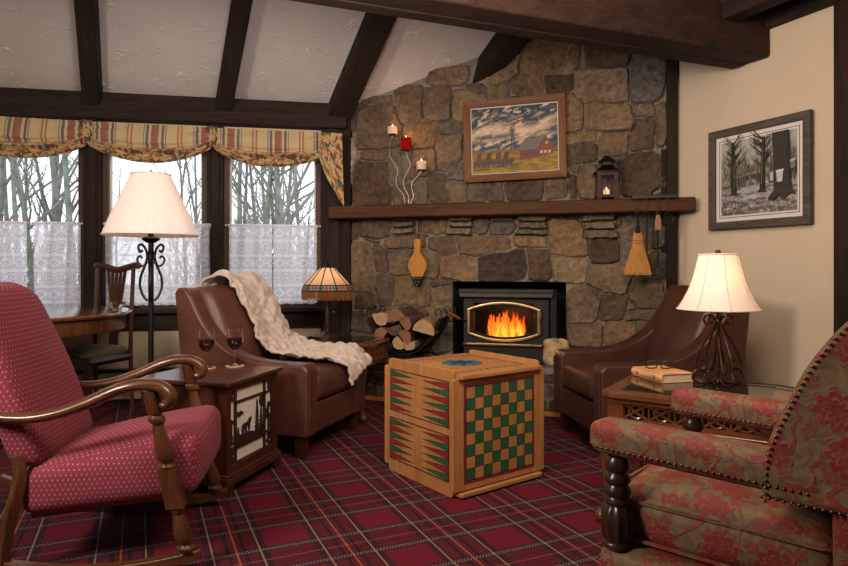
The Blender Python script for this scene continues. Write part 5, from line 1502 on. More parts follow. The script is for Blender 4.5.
# ------------------------------------------------------------------ rocking chair
f = Vector((.987, .16)); n_ = Vector((-.16, .987))
org = Vector((-.895, 2.555)) - f*.27
t = thing('rocking_chair', 'wooden rocking chair with dotted rose upholstery and carved scroll arms at the left front', 'rocking chair', (org.x, org.y, 0), atan2(f.y, f.x))
Rr = 1.35
def rk(x): return Rr-sqrt(Rr*Rr-x*x)+.003
for sy in (-1, 1):
    y = sy*.31
    xs_ = [-.62+.94*i/24 for i in range(25)]
    poly = [(x, rk(x)) for x in xs_]+[(x, rk(x)+.038*(1 if x < .33 else .9)) for x in xs_[::-1]]
    b = MB(); b.prism(poly, y-.019, y+.019, 'xz'); b.build('rocker', M['walnut'], t, smooth=30, bevel=.005)
    z0 = rk(.27)+.036
    pr = [(.020, z0), (.026, z0+.01), (.026, z0+.022), (.018, z0+.03), (.024, z0+.045), (.027, z0+.07), (.022, z0+.11), (.016, z0+.14), (.022, z0+.15), (.022, z0+.16)]
    b = MB(); b.lathe(pr, 16, cx=.27, cy=y)
    b.box(.27, y, z0+.235, .050, .050, .14)
    z1 = z0+.305
    b.lathe([(.024, z1), (.027, z1+.008), (.016, z1+.018), (.026, z1+.035), (.027, z1+.06), (.021, z1+.11), (.016, z1+.155), (.024, z1+.165), (.024, z1+.18), (.016, z1+.188), (.022, z1+.20), (.022, .645)], 16, cx=.27, cy=y)
    b.v = [(.27+(v[0]-.27)*1.2-(v[2]-z0)*.215, y+(v[1]-y)*1.2, v[2]) for v in b.v]; b.build('front_post', M['walnut_z'], t, smooth=45)
    b = MB(); b.tube(crv([(-.33, y, rk(-.33)+.02), (-.315, y, .20), (-.290, y*.93, .34), (-.300, y*.88, .43)], 5), .026, 4, sq=1.0); b.build('rear_leg', M['walnut_z'], t, smooth=0, bevel=.005)
    AP = [(-.385, .590), (-.34, .572), (-.25, .565), (-.15, .580), (-.05, .615), (.03, .650), (.10, .668), (.165, .664), (.205, .640), (.214, .612), (.198, .594), (.180, .600)]
    P = crv([(x, y, z) for x, z in AP], 4)
    rad = [.024+.012*min(1, i/16) for i in range(len(P))]; 
    for j in range(10): rad[-1-j] = .021+.014*j/9
    b = MB(); b.tube(P, rad, 12, sq=.62, up=(0, 0, 1)); b.build('armrest', M['walnut'], t, smooth=60)
b = MB()
def seatf(p):
    x, y, z = p; k_ = (x+.3)/.6; return (x, y, .290+.075*k_+(z-.365)*(.85+.33*k_))
b.rbox(.0, 0, .365, .60, .565, .20, .055, 14, (.05, .04, .30), fn=seatf); b.build('seat', M['dots'], t, smooth=70, box_uv=1)
b = MB(); b.box(-.01, 0, .235, .52, .50, .03, ry=-.10); b.build('seat_frame', M['walnut'], t, smooth=0, bevel=.004)
b = MB()
def backf(p):
    x, y, z = p; k_ = (z-.38)/.64
    x2 = x-.205*k_-.03*k_*k_+.045*(y/.28)**2*0
    z2 = z-.075*max(0, abs(y)/.28-.35)**2*max(0, k_-.5)*2*1.6
    return (x2, y*(1-.10*max(0, k_-.55)), z2)
b.rbox(-.275, 0, .70, .115, .56, .64, .045, 14, (.30, .02, .02), fn=backf); b.build('back', M['dots'], t, smooth=70, box_uv=1)

# ------------------------------------------------------------------ end tables with pierced aprons
def end_table(label, loc, rz, w, d, h, mats, shelf=False, glass='two', splits=4):
    t = thing('end_table', label, 'side table', loc, rz)
    top, leg, ap = mats
    w2, d2 = w/2, d/2; c = .045
    def oct_(a, bb, cc): return [(-a+cc, -bb), (a-cc, -bb), (a, -bb+cc), (a, bb-cc), (a-cc, bb), (-a+cc, bb), (-a, bb-cc), (-a, -bb+cc)]
    b = MB(); b.prism(oct_(w2, d2, c), h-.026, h-.004, 'xy'); b.prism(oct_(w2-.014, d2-.014, c), h-.034, h-.026, 'xy')
    # rim around the glass
    b.prism(oct_(w2-.008, d2-.008, c), h-.004, h, 'xy'); b.build('tabletop', top, t, smooth=0, bevel=.004)
    if glass:
        b = MB(); g0 = .075
        b.bx(-w2+g0, w2-g0, -d2+g0, d2-g0, h, h+.0025)
        b.build('glass_inset', M['dark_glass'], t, smooth=0)
    zt, zb = h-.034, h-.125
    e = .035
    for sx, sy, ln, rot in ((0, -1, w-2*e, 0), (0, 1, w-2*e, pi), (1, 0, d-2*e, pi/2), (-1, 0, d-2*e, -pi/2)):
        yy = -(d2-e) if sy else -(w2-e)
        Mr = Matrix.Rotation(rot, 4, 'Z')
        b = MB(); b.box(0, yy, zt-.008, ln, .018, .016, 0, Mr); b.box(0, yy, zb+.008, ln, .018, .016, 0, Mr)
        b.box(-ln/2+.03, yy, (zt+zb)/2, .06, .020, zt-zb, 0, Mr); b.box(ln/2-.03, yy, (zt+zb)/2, .06, .020, zt-zb, 0, Mr)
        b.build('apron', ap, t, smooth=0)
        b = MB(); L0_ = -ln/2+.06; n = splits; seg = (ln-.12)/n
        for i in range(n):
            xa = L0_+seg*i; xm_ = xa+seg/2; zm = (zt+zb)/2; hz = (zt-zb)/2-.014
            b.tube(crv([(xa, yy, zm-hz), (xm_, yy, zm+hz*.1), (xa+seg, yy, zm+hz)], 4), .0055, 5, M=Mr); b.tube(crv([(xa, yy, zm+hz), (xm_, yy, zm-hz*.1), (xa+seg, yy, zm-hz)], 4), .0055, 5, M=Mr)
            b.tube([(xm_+.030*cos(a*pi/8), yy, zm+hz*.85*sin(a*pi/8)) for a in range(16)], .005, 5, closed=True, M=Mr)
            b.tube([(xa, yy, zm-hz), (xa, yy, zm+hz)], .005, 5, M=Mr)
        b.build('fretwork', ap, t)
    b = MB(); b.prism(oct_(w2-.010, d2-.010, .03), zb-.026, zb, 'xy'); b.build('moulding', top, t, smooth=0, bevel=.007)
    b = MB(); b.prism(oct_(w2-.03, d2-.03, .03), zb-.05, zb-.026, 'xy'); b.build('lower_frieze', ap, t, smooth=0)
    for sx in (-1, 1):
        for sy in (-1, 1):
            x, y = sx*(w2-.026), sy*(d2-.026); g = Vector((sx, sy, 0)).normalized()
            P = [Vector((x, y, zb-.04)), Vector((x, y, zb-.10))+g*.012, Vector((x, y, .26))+g*.0, Vector((x, y, .12))-g*.008, Vector((x, y, .05))+g*.010, Vector((x, y, .03))+g*.02]
            b = MB(); Q = crv(P, 5); rr_ = [.034-.018*min(1, i/17) for i in range(len(Q))]; b.tube(Q, rr_, 8)
            lg = b.build('leg', leg, t)
            b = MB(); b.ball(x+g.x*.022, y+g.y*.022, .030, .030, 10); b.build('ball_foot', leg, lg)
    if shelf:
        b = MB(); b.prism(oct_(w2-.07, d2-.07, .03), .318, .334, 'xy'); b.build('shelf', M['cane'], t, smooth=0)
    return t
HL = .55
c0 = on_z(364, 344, HL); axl = Vector((.94, -.34)).normalized(); ayl = Vector((.34, .94)).normalized()
cl = Vector((c0.x, c0.y)) - axl*.31 + ayl*.25
end_table('polished wooden end table with dark glass top under the amber lamp, behind the left armchair', (cl.x, cl.y, 0), atan2(axl.y, axl.x), .62, .50, HL, (M['table_dk'], M['table_dk'], M['table_dk']))

# ---- amber fringed lamp on it
TLp = Vector(((327.5-CX)/F*4.80, 4.80))
t = thing('amber_table_lamp', 'bronze table lamp with amber glass panel shade and bead fringe on the left end table', 'table lamp', (TLp.x, TLp.y, HL+.003))
zl = lambda py: EYE-(py-HY)/F*4.80-HL-.003
kx = 4.80/F
b = MB(); b.lathe([(15*kx, 0), (15*kx, .010), (12*kx, .022), (6*kx, .034), (3.4*kx, .05), (3.0*kx, .075), (3.6*kx, .09), (2.2*kx, .105)], 28); b.build('base', M['bronze'], t)
b = MB(); b.tube([(0, 0, .10), (0, 0, zl(300))], 2.9*kx, 12); b.tube([(0, 0, zl(300)), (0, 0, zl(264))], .006, 8); b.build('column', M['bronze'], t)
b = MB(); b.lathe([(.018, zl(268)), (.024, zl(267)), (.010, zl(264.5)), (.014, zl(263)), (0, zl(261))], 14); b.build('finial', M['bronze'], t)
NS = 10
r0, r1, z0, z1 = 6.6*kx, 23.0*kx, zl(267.5), zl(285)
shade = MB(); lead = MB(); band = MB(); r2, z2 = 25.2*kx, zl(290.5)
for i in range(NS):
    a0, a1 = 2*pi*(i+.3)/NS, 2*pi*(i+1.3)/NS
    pt = lambda r, z, a: (r*cos(a), r*sin(a), z)
    shade.add([pt(r0, z0, a0), pt(r0, z0, a1), pt(r1, z1, a1), pt(r1, z1, a0)], [(0, 3, 2, 1)])
    lead.tube([pt(r0, z0, a0), pt(r1, z1, a0), pt(r2, z2, a0)], .0042, 5)
    A, B_, C_, D_ = [Vector(p) for p in (pt(r1, z1, a0), pt(r1, z1, a1), pt(r2, z2, a1), pt(r2, z2, a0))]
    n = 4
    for k_ in range(n):
        u0, u1 = k_/n, (k_+1)/n; um = (u0+u1)/2
        tp0, tp1, bt0, bt1 = A.lerp(B_, u0), A.lerp(B_, u1), D_.lerp(C_, u0), D_.lerp(C_, u1); tm, bm_ = A.lerp(B_, um), D_.lerp(C_, um); l_, r_ = tp0.lerp(bt0, .5), tp1.lerp(bt1, .5)
        band.add([tm, r_, bm_, l_], [(0, 3, 2, 1)], (k_+i) % 3)
        band.add([tp0, tm, l_], [(0, 2, 1)], 3); band.add([tm, tp1, r_], [(0, 2, 1)], 3); band.add([bt0, l_, bm_], [(0, 2, 1)], 3); band.add([bm_, r_, bt1], [(0, 2, 1)], 3)
    lead.tube([A, B_], .0042, 5); lead.tube([C_, D_], .005, 5); lead.tube([Vector(pt(r0, z0, a0)), Vector(pt(r0, z0, a1))], .004, 5)
sh = shade.build('lamp_shade', M['shade_t'], t, smooth=0)
lead.build('leading', M['black'], sh, smooth=0)
band.build('glass_border', [mat_shade('band_blue', (.10, .16, .30), .5), mat_shade('band_green', (.10, .20, .10), .5), mat_shade('band_red', (.40, .07, .04), .5), mat_shade('band_cream', (.40, .32, .22), .5)], sh, smooth=0)
fr = MB(); R = random.Random(2); NF = 96
for i in range(NF):
    a = 2*pi*i/NF; k_ = i*NS/NF; ph = (k_-.3) % 1; rr_ = r2*(cos(pi/NS)/cos(2*pi*(ph-.5)/NS))
    zz1 = zl(299.5)+R.uniform(-.006, .006); fr.tube([(rr_*cos(a), rr_*sin(a), z2), (rr_*cos(a), rr_*sin(a), zz1)], .0036, 5)
fr.build('bead_fringe', M['fringe'], t, smooth=0)
b = MB(); b.tube([(.05, -.02, zl(300)), (.05, -.02, zl(309))], .0012, 4); b.ball(.05, -.02, zl(311.5), .007, 8); b.build('pull_chain', M['brass'], t)
b = MB(); b.ball(0, 0, zl(280), .024, 10, (1, 1, 1.3)); b.build('bulb', mat_emit('amber_bulb', (1.0, .60, .28), 6.0), t)
AMBER = Vector((TLp.x, TLp.y, EYE-(282-HY)/F*4.80))
# ------------------------------------------------------------------ game cube
H_, E_, TH_ = .600, .022, .018
fc = on_z(453, 499.5, 0)
ang = radians(36.5); cu = Vector((cos(ang), sin(ang)))
W_, D_ = .582, .565
t = thing('game_cube', 'wooden game cube with backgammon and checkerboard faces standing on the carpet before the fireplace', 'game table', (fc.x, fc.y, 0), ang)
gm = [M['oak'], M['g_green'], M['g_red'], M['g_black']]
def rpoly(x0, x1, z0, z1, r=.02):
    P = []
    for cx, cz, a0 in ((x1-r, z1-r, 0), (x0+r, z1-r, pi/2), (x0+r, z0+r, pi), (x1-r, z0+r, 1.5*pi)):
        for k_ in range(5): P.append((cx+r*cos(a0+k_*pi/8), cz+r*sin(a0+k_*pi/8)))
    return P
# left face A (plane x = 0), spans y
def panelA(x, name, out):
    b = MB(); b.prism(rpoly(.001, D_-TH_-.001, .002, H_), x, x+TH_, 'yz')
    o = b.build(name, [M['oak_z']], t, smooth=0, bevel=.002)
    b = MB(); ys = x if out < 0 else x+TH_; n_ = [0]
    y0, y1, z0, z1 = .028, D_-TH_-.016, .070, H_-.055
    def q(poly, mat):
        n_[0] += 1; b.flat(poly if out < 0 else poly, ys+out*(.0004+.0001*n_[0]), 'yz', mat)
    zm = (z0+z1)/2
    for za, zb in ((zm+.016, z1), (z0, zm-.016)):
        # border lines
        for (ya, yb, zc_, zd) in ((y0, y1, za, za+.005), (y0, y1, zb-.005, zb), (y0, y0+.003, za, zb), (y1-.003, y1, za, zb)): q([(ya, zc_), (yb, zc_), (yb, zd), (ya, zd)], 2)
        n = 6; s_ = (zb-za-.012)/n; L_ = (y1-y0)*.42
        for i in range(n):
            zt_ = zb-.006-s_*i
            # far side of the panel (left in the photo): green first; near side: red first
            q([(y1-.003, zt_), (y1-.003, zt_-s_), (y1-L_-.012, zt_-s_/2)], 2); q([(y1-.003, zt_-.003), (y1-.003, zt_-s_+.003), (y1-L_, zt_-s_/2)], i % 2)
            q([(y0+.003, zt_), (y0+.003, zt_-s_), (y0+L_+.012, zt_-s_/2)], 2); q([(y0+.003, zt_-.003), (y0+.003, zt_-s_+.003), (y0+L_, zt_-s_/2)], 1-i % 2)
    b.build('backgammon_board', [M['g_green'], M['g_red'], M['g_black']], o, smooth=0)
panelA(0, 'side_panel', -1)
panelA(W_-TH_, 'side_panel', 1)
def panelC(y, out):
    b = MB(); b.prism(rpoly(-.014, W_+.014, .034, H_-.040, .012), y, y+TH_, 'xz'); o = b.build('face_panel', [M['oak_z']], t, smooth=0, bevel=.002)
    b = MB(); ys = y if out < 0 else y+TH_; n_ = [0]
    def q(x0, x1, z0, z1, mat):
        n_[0] += 1; b.flat([(x0, z0), (x1, z0), (x1, z1), (x0, z1)], ys+out*(.0004+.00003*n_[0]), 'xz', mat)
    S_ = .440; x0 = .066; z0 = .078; sz = .440
    q(x0-.016, x0+S_+.016, z0-.016, z0+sz+.016, 3); q(x0-.013, x0+S_+.013, z0-.013, z0+sz+.013, 1); q(x0-.004, x0+S_+.004, z0-.004, z0+sz+.004, 3)
    c_ = S_/8; cz_ = sz/8
    for i in range(8):
        for j in range(8): q(x0+c_*i+.0012, x0+c_*(i+1)-.0012, z0+cz_*j+.0012, z0+cz_*(j+1)-.0012, 0 if (i+j) % 2 == 0 else 2)
    b.build('checkerboard', [M['g_green'], M['g_red'], M['oak_z'], M['g_black']], o, smooth=0)
panelC(-TH_, -1); panelC(D_-TH_, 1)
for z0, nm in ((.010, 'bottom_panel'), (H_-E_-TH_, 'top_panel')):
    b = MB(); b.prism(rpoly(TH_+.001, W_-TH_-.001, -E_-TH_, D_+E_-.02, .012), z0, z0+TH_, 'xy'); o = b.build(nm, M['oak'], t, smooth=0, bevel=.002)
b = MB(); zt_ = H_-E_+.0006; cx_, cy_ = W_/2, D_/2
def disc(r, z, mat, n=40): b.flat([(cx_+r*cos(2*pi*k_/n), cy_+r*sin(2*pi*k_/n)) for k_ in range(n)], z, 'xy', mat)
disc(.108, zt_, 3); disc(.104, zt_+.0002, 1)
for k_ in range(8):
    a0, a1 = 2*pi*k_/8, 2*pi*(k_+.5)/8
    b.flat([(cx_, cy_)]+[(cx_+.104*cos(a0+(a1-a0)*i/5), cy_+.104*sin(a0+(a1-a0)*i/5)) for i in range(6)], zt_+.0004, 'xy', 0)
disc(.045, zt_+.0006, 2)
for k_ in range(6):
    a = pi*k_/3; b.flat([(cx_+.04*cos(a-.3), cy_+.04*sin(a-.3)), (cx_+.085*cos(a), cy_+.085*sin(a)), (cx_+.04*cos(a+.3), cy_+.04*sin(a+.3))], zt_+.0008, 'xy', 2)
# dark playing track around the disc
for (x0, x1, y0, y1, mx) in ((.05, W_-.05, .045, .075, 1), (.05, W_-.05, D_-.085, D_-.055, 1), (.045, .075, .06, D_-.06, 0), (W_-.075, W_-.045, .06, D_-.06, 0)):
    n = 12
    for k_ in range(n):
        if mx: xa, xb = x0+(x1-x0)*k_/n, x0+(x1-x0)*(k_+.7)/n; P = [(xa, y0), (xb, y0), ((xa+xb)/2, y1)]
        else: ya, yb = y0+(y1-y0)*k_/n, y0+(y1-y0)*(k_+.7)/n; P = [(x0, ya), (x1, (ya+yb)/2), (x0, yb)]
        b.flat(P, zt_, 'xy', 2)
b.build('track_board', [M['g_blue'], M['g_teal'], plain('track_brown', (.045, .022, .012), .5), M['g_black']], o, smooth=0)
b = MB(); b.bx(TH_+.002, W_-TH_-.002, TH_+.002, D_-TH_-.002, .03, H_-E_-TH_-.002); b.build('inner_core', M['oak'], t, smooth=0)

# ------------------------------------------------------------------ right end table, lamp, book, glasses
HR = .56
e2 = Vector((.838, -.545)); e1 = Vector((.545, .838)); c0 = on_z(599, 390.5, HR)
ctr = Vector((c0.x, c0.y))+e2*.35+e1*.28
end_table('honey-coloured end table with pierced apron and dark glass top between the right armchairs', (ctr.x, ctr.y, 0), atan2(e2.y, e2.x), .70, .56, HR, (M['table'], M['table_z'], M['table']), True, splits=5)
LPY = 2.80; lx = (718-CX)/F*LPY
t = thing('table_lamp', 'scrolled bronze iron table lamp with a white bell shade on the right end table', 'table lamp', (lx, LPY, HR+.003))
zr = lambda py: EYE-(py-HY)/F*LPY-HR-.003
kx = LPY/F
prof = [(39, 309), (38.4, 308), (33.5, 300), (28.5, 290), (24.5, 279), (21.5, 268), (19.2, 258), (18.4, 254.5)]
NP = 8
b = MB()
def panelmod(k_, z):
    ph = ((k_/72*NP)+.18) % 1; return 1-.022*(1-(2*ph-1)**2)+.0*z
b.lathe([(r*kx, zr(y)) for r, y in prof], 72, mod=panelmod, cap=False); sh = b.build('lamp_shade', M['shade_w'], t, smooth=60)
b = MB()
for i in range(NP):
    a = 2*pi*(i-.18)/NP; b.tube([(r*kx*1.003*cos(a), r*kx*1.003*sin(a), zr(y)) for r, y in prof], .0016, 5)
b.build('seam', plain('shade_seam', (.50, .40, .34), .8, bump=0), sh)
for r_, py in ((39, 309), (18.4, 254.5)):
    b = MB(); b.tube([(r_*kx*panelmod(a, 0)*cos(a*pi/36), r_*kx*panelmod(a, 0)*sin(a*pi/36), zr(py)) for a in range(72)], .0035, 6, closed=True)
    b.build('shade_trim', M['shade_w'], sh)
b = MB(); b.tube([(0, 0, .01), (0, 0, zr(310))], .0085, 10); b.tube([(0, 0, zr(310)), (0, 0, zr(253))], .004, 8); b.ball(0, 0, zr(252), .010, 8, (1.3, 1.3, 1)); b.ball(0, 0, zr(322), .014, 8); b.ball(0, 0, .012, .016, 8)
for a in range(3): b.tube([(0, 0, zr(255)), (19*kx*cos(a*2.094), 19*kx*sin(a*2.094), zr(255))], .002, 5)
b.build('stem', M['bronze'], t)
S1 = [(1.5, 322), (6, 315), (11, 315), (13.5, 319.5), (11, 324), (8, 321.5)]
S2 = [(1.5, 320), (6, 330), (14, 344), (20, 358), (21, 366), (17, 370), (12.5, 367), (12.5, 361), (16, 360)]
S3 = [(1, 378), (8, 384.5), (18, 385), (23.5, 378), (21, 370), (14, 369), (10, 372), (6, 362), (3, 348), (1.5, 335)]
for a in range(4):
    Mr = Matrix.Rotation(a*pi/2+.10, 4, 'Z') @ Matrix.Diagonal((1.12, 1, 1, 1))
    b = MB()
    for S_, r_ in ((S1, .0044), (S2, .0044), (S3, .0048)): b.tube(crv([(x*kx, 0, max(.008, zr(y))) for x, y in S_], 5), r_, 7, M=Mr)
    b.build('scroll', M['bronze'], t)
b = MB(); b.ball(0, 0, zr(283), .026, 10, (1, 1, 1.3)); b.build('bulb', mat_emit('white_bulb', (1.0, .68, .40), 8.0), t)
RLAMP = Vector((lx, LPY, EYE-(280-HY)/F*LPY))
# lamp cord
pc = [(lx+.02, LPY+.03), (lx+.10, LPY+.02), (lx+.20, LPY-.02), (lx+.27, LPY-.10), (lx+.30, LPY-.20)]
b = MB(); b.tube(crv([(x, y, HR+.0075) for x, y in pc], 6), .0035, 6); o = b.build('lamp_cord', M['cord']); tag(o, 'thin black lamp cord curling across the right end table', 'cord')
# book
ct = Vector((.0, .0)); cB = on_z(661, 384, HR+.003); sp = Vector((-.26, .97)).normalized(); ot = Vector((.97, .26))
bl_, bd_ = .235, .165
cen = Vector((cB.x+.012, cB.y+.01))+sp*bl_/2+ot*bd_/2
t = thing('book', 'thick tan hardcover book lying on the right end table under the eyeglasses', 'book', (cen.x, cen.y, HR+.0035), atan2(ot.y, ot.x))
bt = .040
b = MB(); b.bx(-bd_/2, bd_/2, -bl_/2, bl_/2, 0, .003); b.bx(-bd_/2, bd_/2, -bl_/2, bl_/2, bt-.003, bt)
P = [(-bd_/2+.004, .0), (-bd_/2-.006, bt*.25), (-bd_/2-.008, bt*.5), (-bd_/2-.006, bt*.75), (-bd_/2+.004, bt)]
b.prism(P, -bl_/2, bl_/2, 'xz')
cv = b.build('cover', M['book'], t, smooth=30, bevel=.001)
b = MB(); b.bx(-bd_/2+.003, bd_/2-.005, -bl_/2+.004, bl_/2-.004, .003, bt-.003); b.build('pages', M['page'], t, smooth=0)
b = MB()
for y in (-.07, .06): b.bx(-bd_/2-.0088, -bd_/2-.0078, y, y+.012, bt*.3, bt*.7)
b.build('spine_band', plain('spine_print', (.20, .07, .03), .5), cv, smooth=0)
# eyeglasses
g = thing('eyeglasses', 'black-framed eyeglasses resting on the tan book', 'eyeglasses', (cen.x-.01, cen.y+.015, HR+.0035+bt), atan2(ot.y, ot.x)-.35)
for sx in (-1, 1):
    b = MB(); n = 20
    P = [(sx*.034+.025*abs(cos(2*pi*i/n))**.6*(1 if cos(2*pi*i/n) > 0 else -1), -.0-.010*sin(2*pi*i/n), .021+.018*abs(sin(2*pi*i/n))**.6*(1 if sin(2*pi*i/n) > 0 else -1)) for i in range(n)]
    b.tube(P, .0032, 6, closed=True); rm = b.build('rim', M['cord'], g)
    b = MB(); b.flat([(p[0], p[2]) for p in P], 0.0, 'xz'); b.build('lens', M['pane'], rm, smooth=0)
    b = MB(); b.tube(crv([(sx*.060, 0, .030), (sx*.064, .03, .028), (sx*.062, .09, .020), (sx*.058, .125, .006)], 4), .0026, 6); b.build('temple', M['cord'], g)
b = MB(); b.tube(crv([(-.010, 0, .026), (0, -.002, .030), (.010, 0, .026)], 4), .003, 6); b.build('bridge', M['cord'], g)

# ------------------------------------------------------------------ floral armchair
f = Vector((-.745, .667)); org = Vector((.669, 1.98))-f*.30
t = thing('floral_armchair', 'open-arm armchair in red floral damask with nailhead trim and carved posts at the right front', 'armchair', (org.x, org.y, 0), atan2(f.y, f.x))
FL = M['floral']
def nails(pts, sp=.0150, r=.0042, name='nailhead_trim', par=None):
    b = MB(); P = [Vector(p) for p in pts]; acc = 0
    for a, c in zip(P, P[1:]):
        L_ = (c-a).length; s_ = acc
        while s_ < L_: 
            q = a.lerp(c, s_/L_); b.ball(q.x, q.y, q.z, r, 5); s_ += sp
        acc = s_-L_
    return b.build(name, M['nail'], par or t)
AZ0, AZ1 = .572, .662
for sy in (-1, 1):
    y = sy*.295
    b = MB()
    def af(p):
        x, yy, z = p; k_ = (x+.25)/.56
        return (x, yy, z+.010*max(0, k_)-.004)
    b.rbox(.004, y, (AZ0+AZ1)/2, .575, .100, AZ1-AZ0, .030, 12, (.02, .05, .05), fn=af); a_ = b.build('armrest', FL, t, smooth=70, box_uv=1)
    zt_ = AZ0+.012
    for s2 in (-1, 1): nails([(.265, y+s2*.0495, zt_+.014), (-.24, y+s2*.0515, zt_+.004)], par=a_)
    nails([(.2915, y-.030, zt_+.016), (.2915, y+.030, zt_+.016)], par=a_)
    # carved post
    x = .228
    b = MB(); b.lathe([(.026, .570), (.032, .560), (.034, .545), (.034, .535), (.026, .528), (.034, .515), (.036, .505), (.028, .495), (.035, .482), (.036, .472), (.029, .462), (.034, .452), (.034, .445), (.030, .44)], 20, cx=x, cy=y)
    b.lathe([(.030, .44), (.040, .425), (.043, .40), (.041, .365), (.034, .345)], 40, cx=x, cy=y, mod=lambda k, z: 1+.07*sin(k*pi*2/40*10))
    b.lathe([(.034, .345), (.040, .338), (.040, .328), (.032, .322)], 20, cx=x, cy=y); b.build('arm_post', M['espresso'], t, smooth=50)
    for xx in (.25, -.30):
        b = MB(); b.lathe([(.026, .0), (.030, .01), (.022, .04), (.034, .08), (.030, .13), (.036, .145), (.036, .16)], 16, cx=xx, cy=y*.95); b.build('leg', M['espresso'], t, smooth=50)
b = MB()
b.rbox(-.02, 0, .235, .59, .66, .185, .035, 12, (.02, .02, .05)); rl = b.build('seat_base', FL, t, smooth=70, box_uv=1)
for sy in (-1, 1): nails([(.273, sy*.305, .17), (.273, sy*.305, .30)], par=rl)
nails([(.245, .329, .17), (.245, .329, .30)], par=rl)
nails([(.23, .329, .172), (-.28, .329, .172)], par=rl)
def cushf(p):
    x, y, z = p; return (x, y, z+.008*sin(x*20)*sin(y*14))
b = MB(); b.rbox(.005, 0, .398, .545, .520, .150, .052, 14, (.05, .05, .30), fn=cushf); cu_ = b.build('seat_cushion', FL, t, smooth=70, box_uv=1)
for z in (.345, .448):
    b = MB(); hx, hy, r = .282, .270, .05; P = []
    for cx, cy, a0 in ((.005+hx-r, hy-r, 0), (.005-hx+r, hy-r, pi/2), (.005-hx+r, -hy+r, pi), (.005+hx-r, -hy+r, 1.5*pi)):
        for k_ in range(6): P.append((cx+r*cos(a0+k_*pi/10), cy+r*sin(a0+k_*pi/10), z))
    b.tube(P, .0055, 6, closed=True); b.build('welting', FL, cu_, box_uv=1)
# sweeping back
fr_ = crv([(-.135, .555, 0), (-.140, .65, 0), (-.162, .72, 0), (-.186, .778, 0), (-.231, .872, 0), (-.296, .962, 0), (-.38, 1.035, 0), (-.47, 1.07, 0)], 5)
poly = [(p.x, p.y) for p in fr_]+[(-.54, 1.06), (-.57, 1.0), (-.50, .75), (-.43, .555)]
b = MB(); b.prism(poly, -.345, .345, 'xz'); bk = b.build('back', FL, t, smooth=30, bevel=.022, seg=3, box_uv=1)
for sy in (-1, 1):
    nails([(p.x-.012, sy*.349, p.y) for p in fr_], par=bk); nails([(-.14, sy*.349, .562), (-.43, sy*.349, .562)], par=bk)
b = MB(); b.prism([(-.275, .16), (-.270, .56), (-.43, .56), (-.37, .16)], -.325, .325, 'xz'); b.build('lower_back', FL, t, smooth=0, bevel=.015, box_uv=1)

# ------------------------------------------------------------------ winter print on the right wall
off = .03
a0, zA = RIGHT.hit(710, 131, off); a1, zB = RIGHT.hit(813.5, 111, off); _, zC = RIGHT.hit(710, 229.5, off); _, zD = RIGHT.hit(813.5, 226, off)
cxp = (a0+a1)/2; zc_ = (zA+zB+zC+zD)/4; Wp = a1-a0; Hp = ((zA-zC)+(zB-zD))/2
print('print', zA, zB, zC, zD, Wp, Hp)
q = RIGHT.w(cxp, -off+.005)
t = thing('framed_print', 'winter print of trees, snow and sap buckets in a grey weathered frame', 'picture', (q.x, q.y, zc_), RIGHT.rz)
Wp *= .985; Hp *= .99; fw = Wp*.070
pic_frame(t, Wp, Hp, fw, .03, [M['barnwood'], M['barnwood']], prof=False)
iw, ih = Wp-2*fw, Hp-2*fw
b = MB(); b.bx(-iw/2, iw/2, -.008, -.004, -ih/2, ih/2); b.build('mat_board', M['mat_white'], t, smooth=0)
mw = iw*.065
b = MB()
for (x0, x1, z0, z1) in ((-1, 1, 1, 1), ):
    pass
lw, lh = iw/2-mw*.62, ih/2-mw*.62
for (xa, xb, za, zb) in ((-lw, lw, lh, lh-.004), (-lw, lw, -lh, -lh+.004), (-lw, -lw+.004, -lh, lh), (lw-.004, lw, -lh, lh)): b.bx(xa, xb, -.0088, -.008, min(za, zb), max(za, zb))
b.build('mat_line', M['g_black'], t, smooth=0)
pw, ph = iw-2*mw, ih-2*mw
def wint(u, v):
    n = fb(u*8, v*8, 4); n2 = fb(u*30, v*14, 8)
    sky_ = lerp3((.34, .35, .31), (.46, .45, .40), n+.5)
    c = sky_
    tree = max(0, 1-abs(v-.47)/.42)*(.62+.9*n2+.5*abs(u-.38)*2)
    c = lerp3(c, (.085, .075, .048), min(1, max(0, tree-.12)))
    if v > .60+.03*fb(u*4, 1, 1):
        c = lerp3((.27, .27, .29), (.46, .46, .48), fb(u*6, v*20, 2)+.5)
        d = fb(u*7+3, v*24, 6); c = lerp3(c, (.12, .085, .055), max(0, d*2.2+.0)+(.6 if v > .82 and n2 > -.2 else 0)+max(0, .5-u*1.5)*(n2 > -.1))
    return c
b, cols = canvas_grid(pw, ph, 110, 96, wint); o = b.build('print', M['print'], t, cols=np.clip(cols, 0, 1), smooth=0); o.location = (0, -.0084, 0)
p_ = Pic(pw, ph, -.0092)
dk = (.030, .024, .020)
p_.poly([(.20, .50), (.36, .47), (.60, .46), (.60, .60), (.53, .61), (.50, .56), (.42, .54), (.34, .57), (.30, .63), (.20, .64)], (.075, .055, .042))
p_.poly([(.20, .50), (.36, .46), (.60, .43), (.60, .47), (.36, .485), (.20, .52)], (.30, .25, .23))
p_.poly([(.40, .42), (.46, .36), (.56, .38), (.60, .44), (.40, .46)], (.22, .15, .12)); p_.poly([(.36, .36), (.40, .33), (.41, .44), (.36, .45)], (.06, .065, .05))
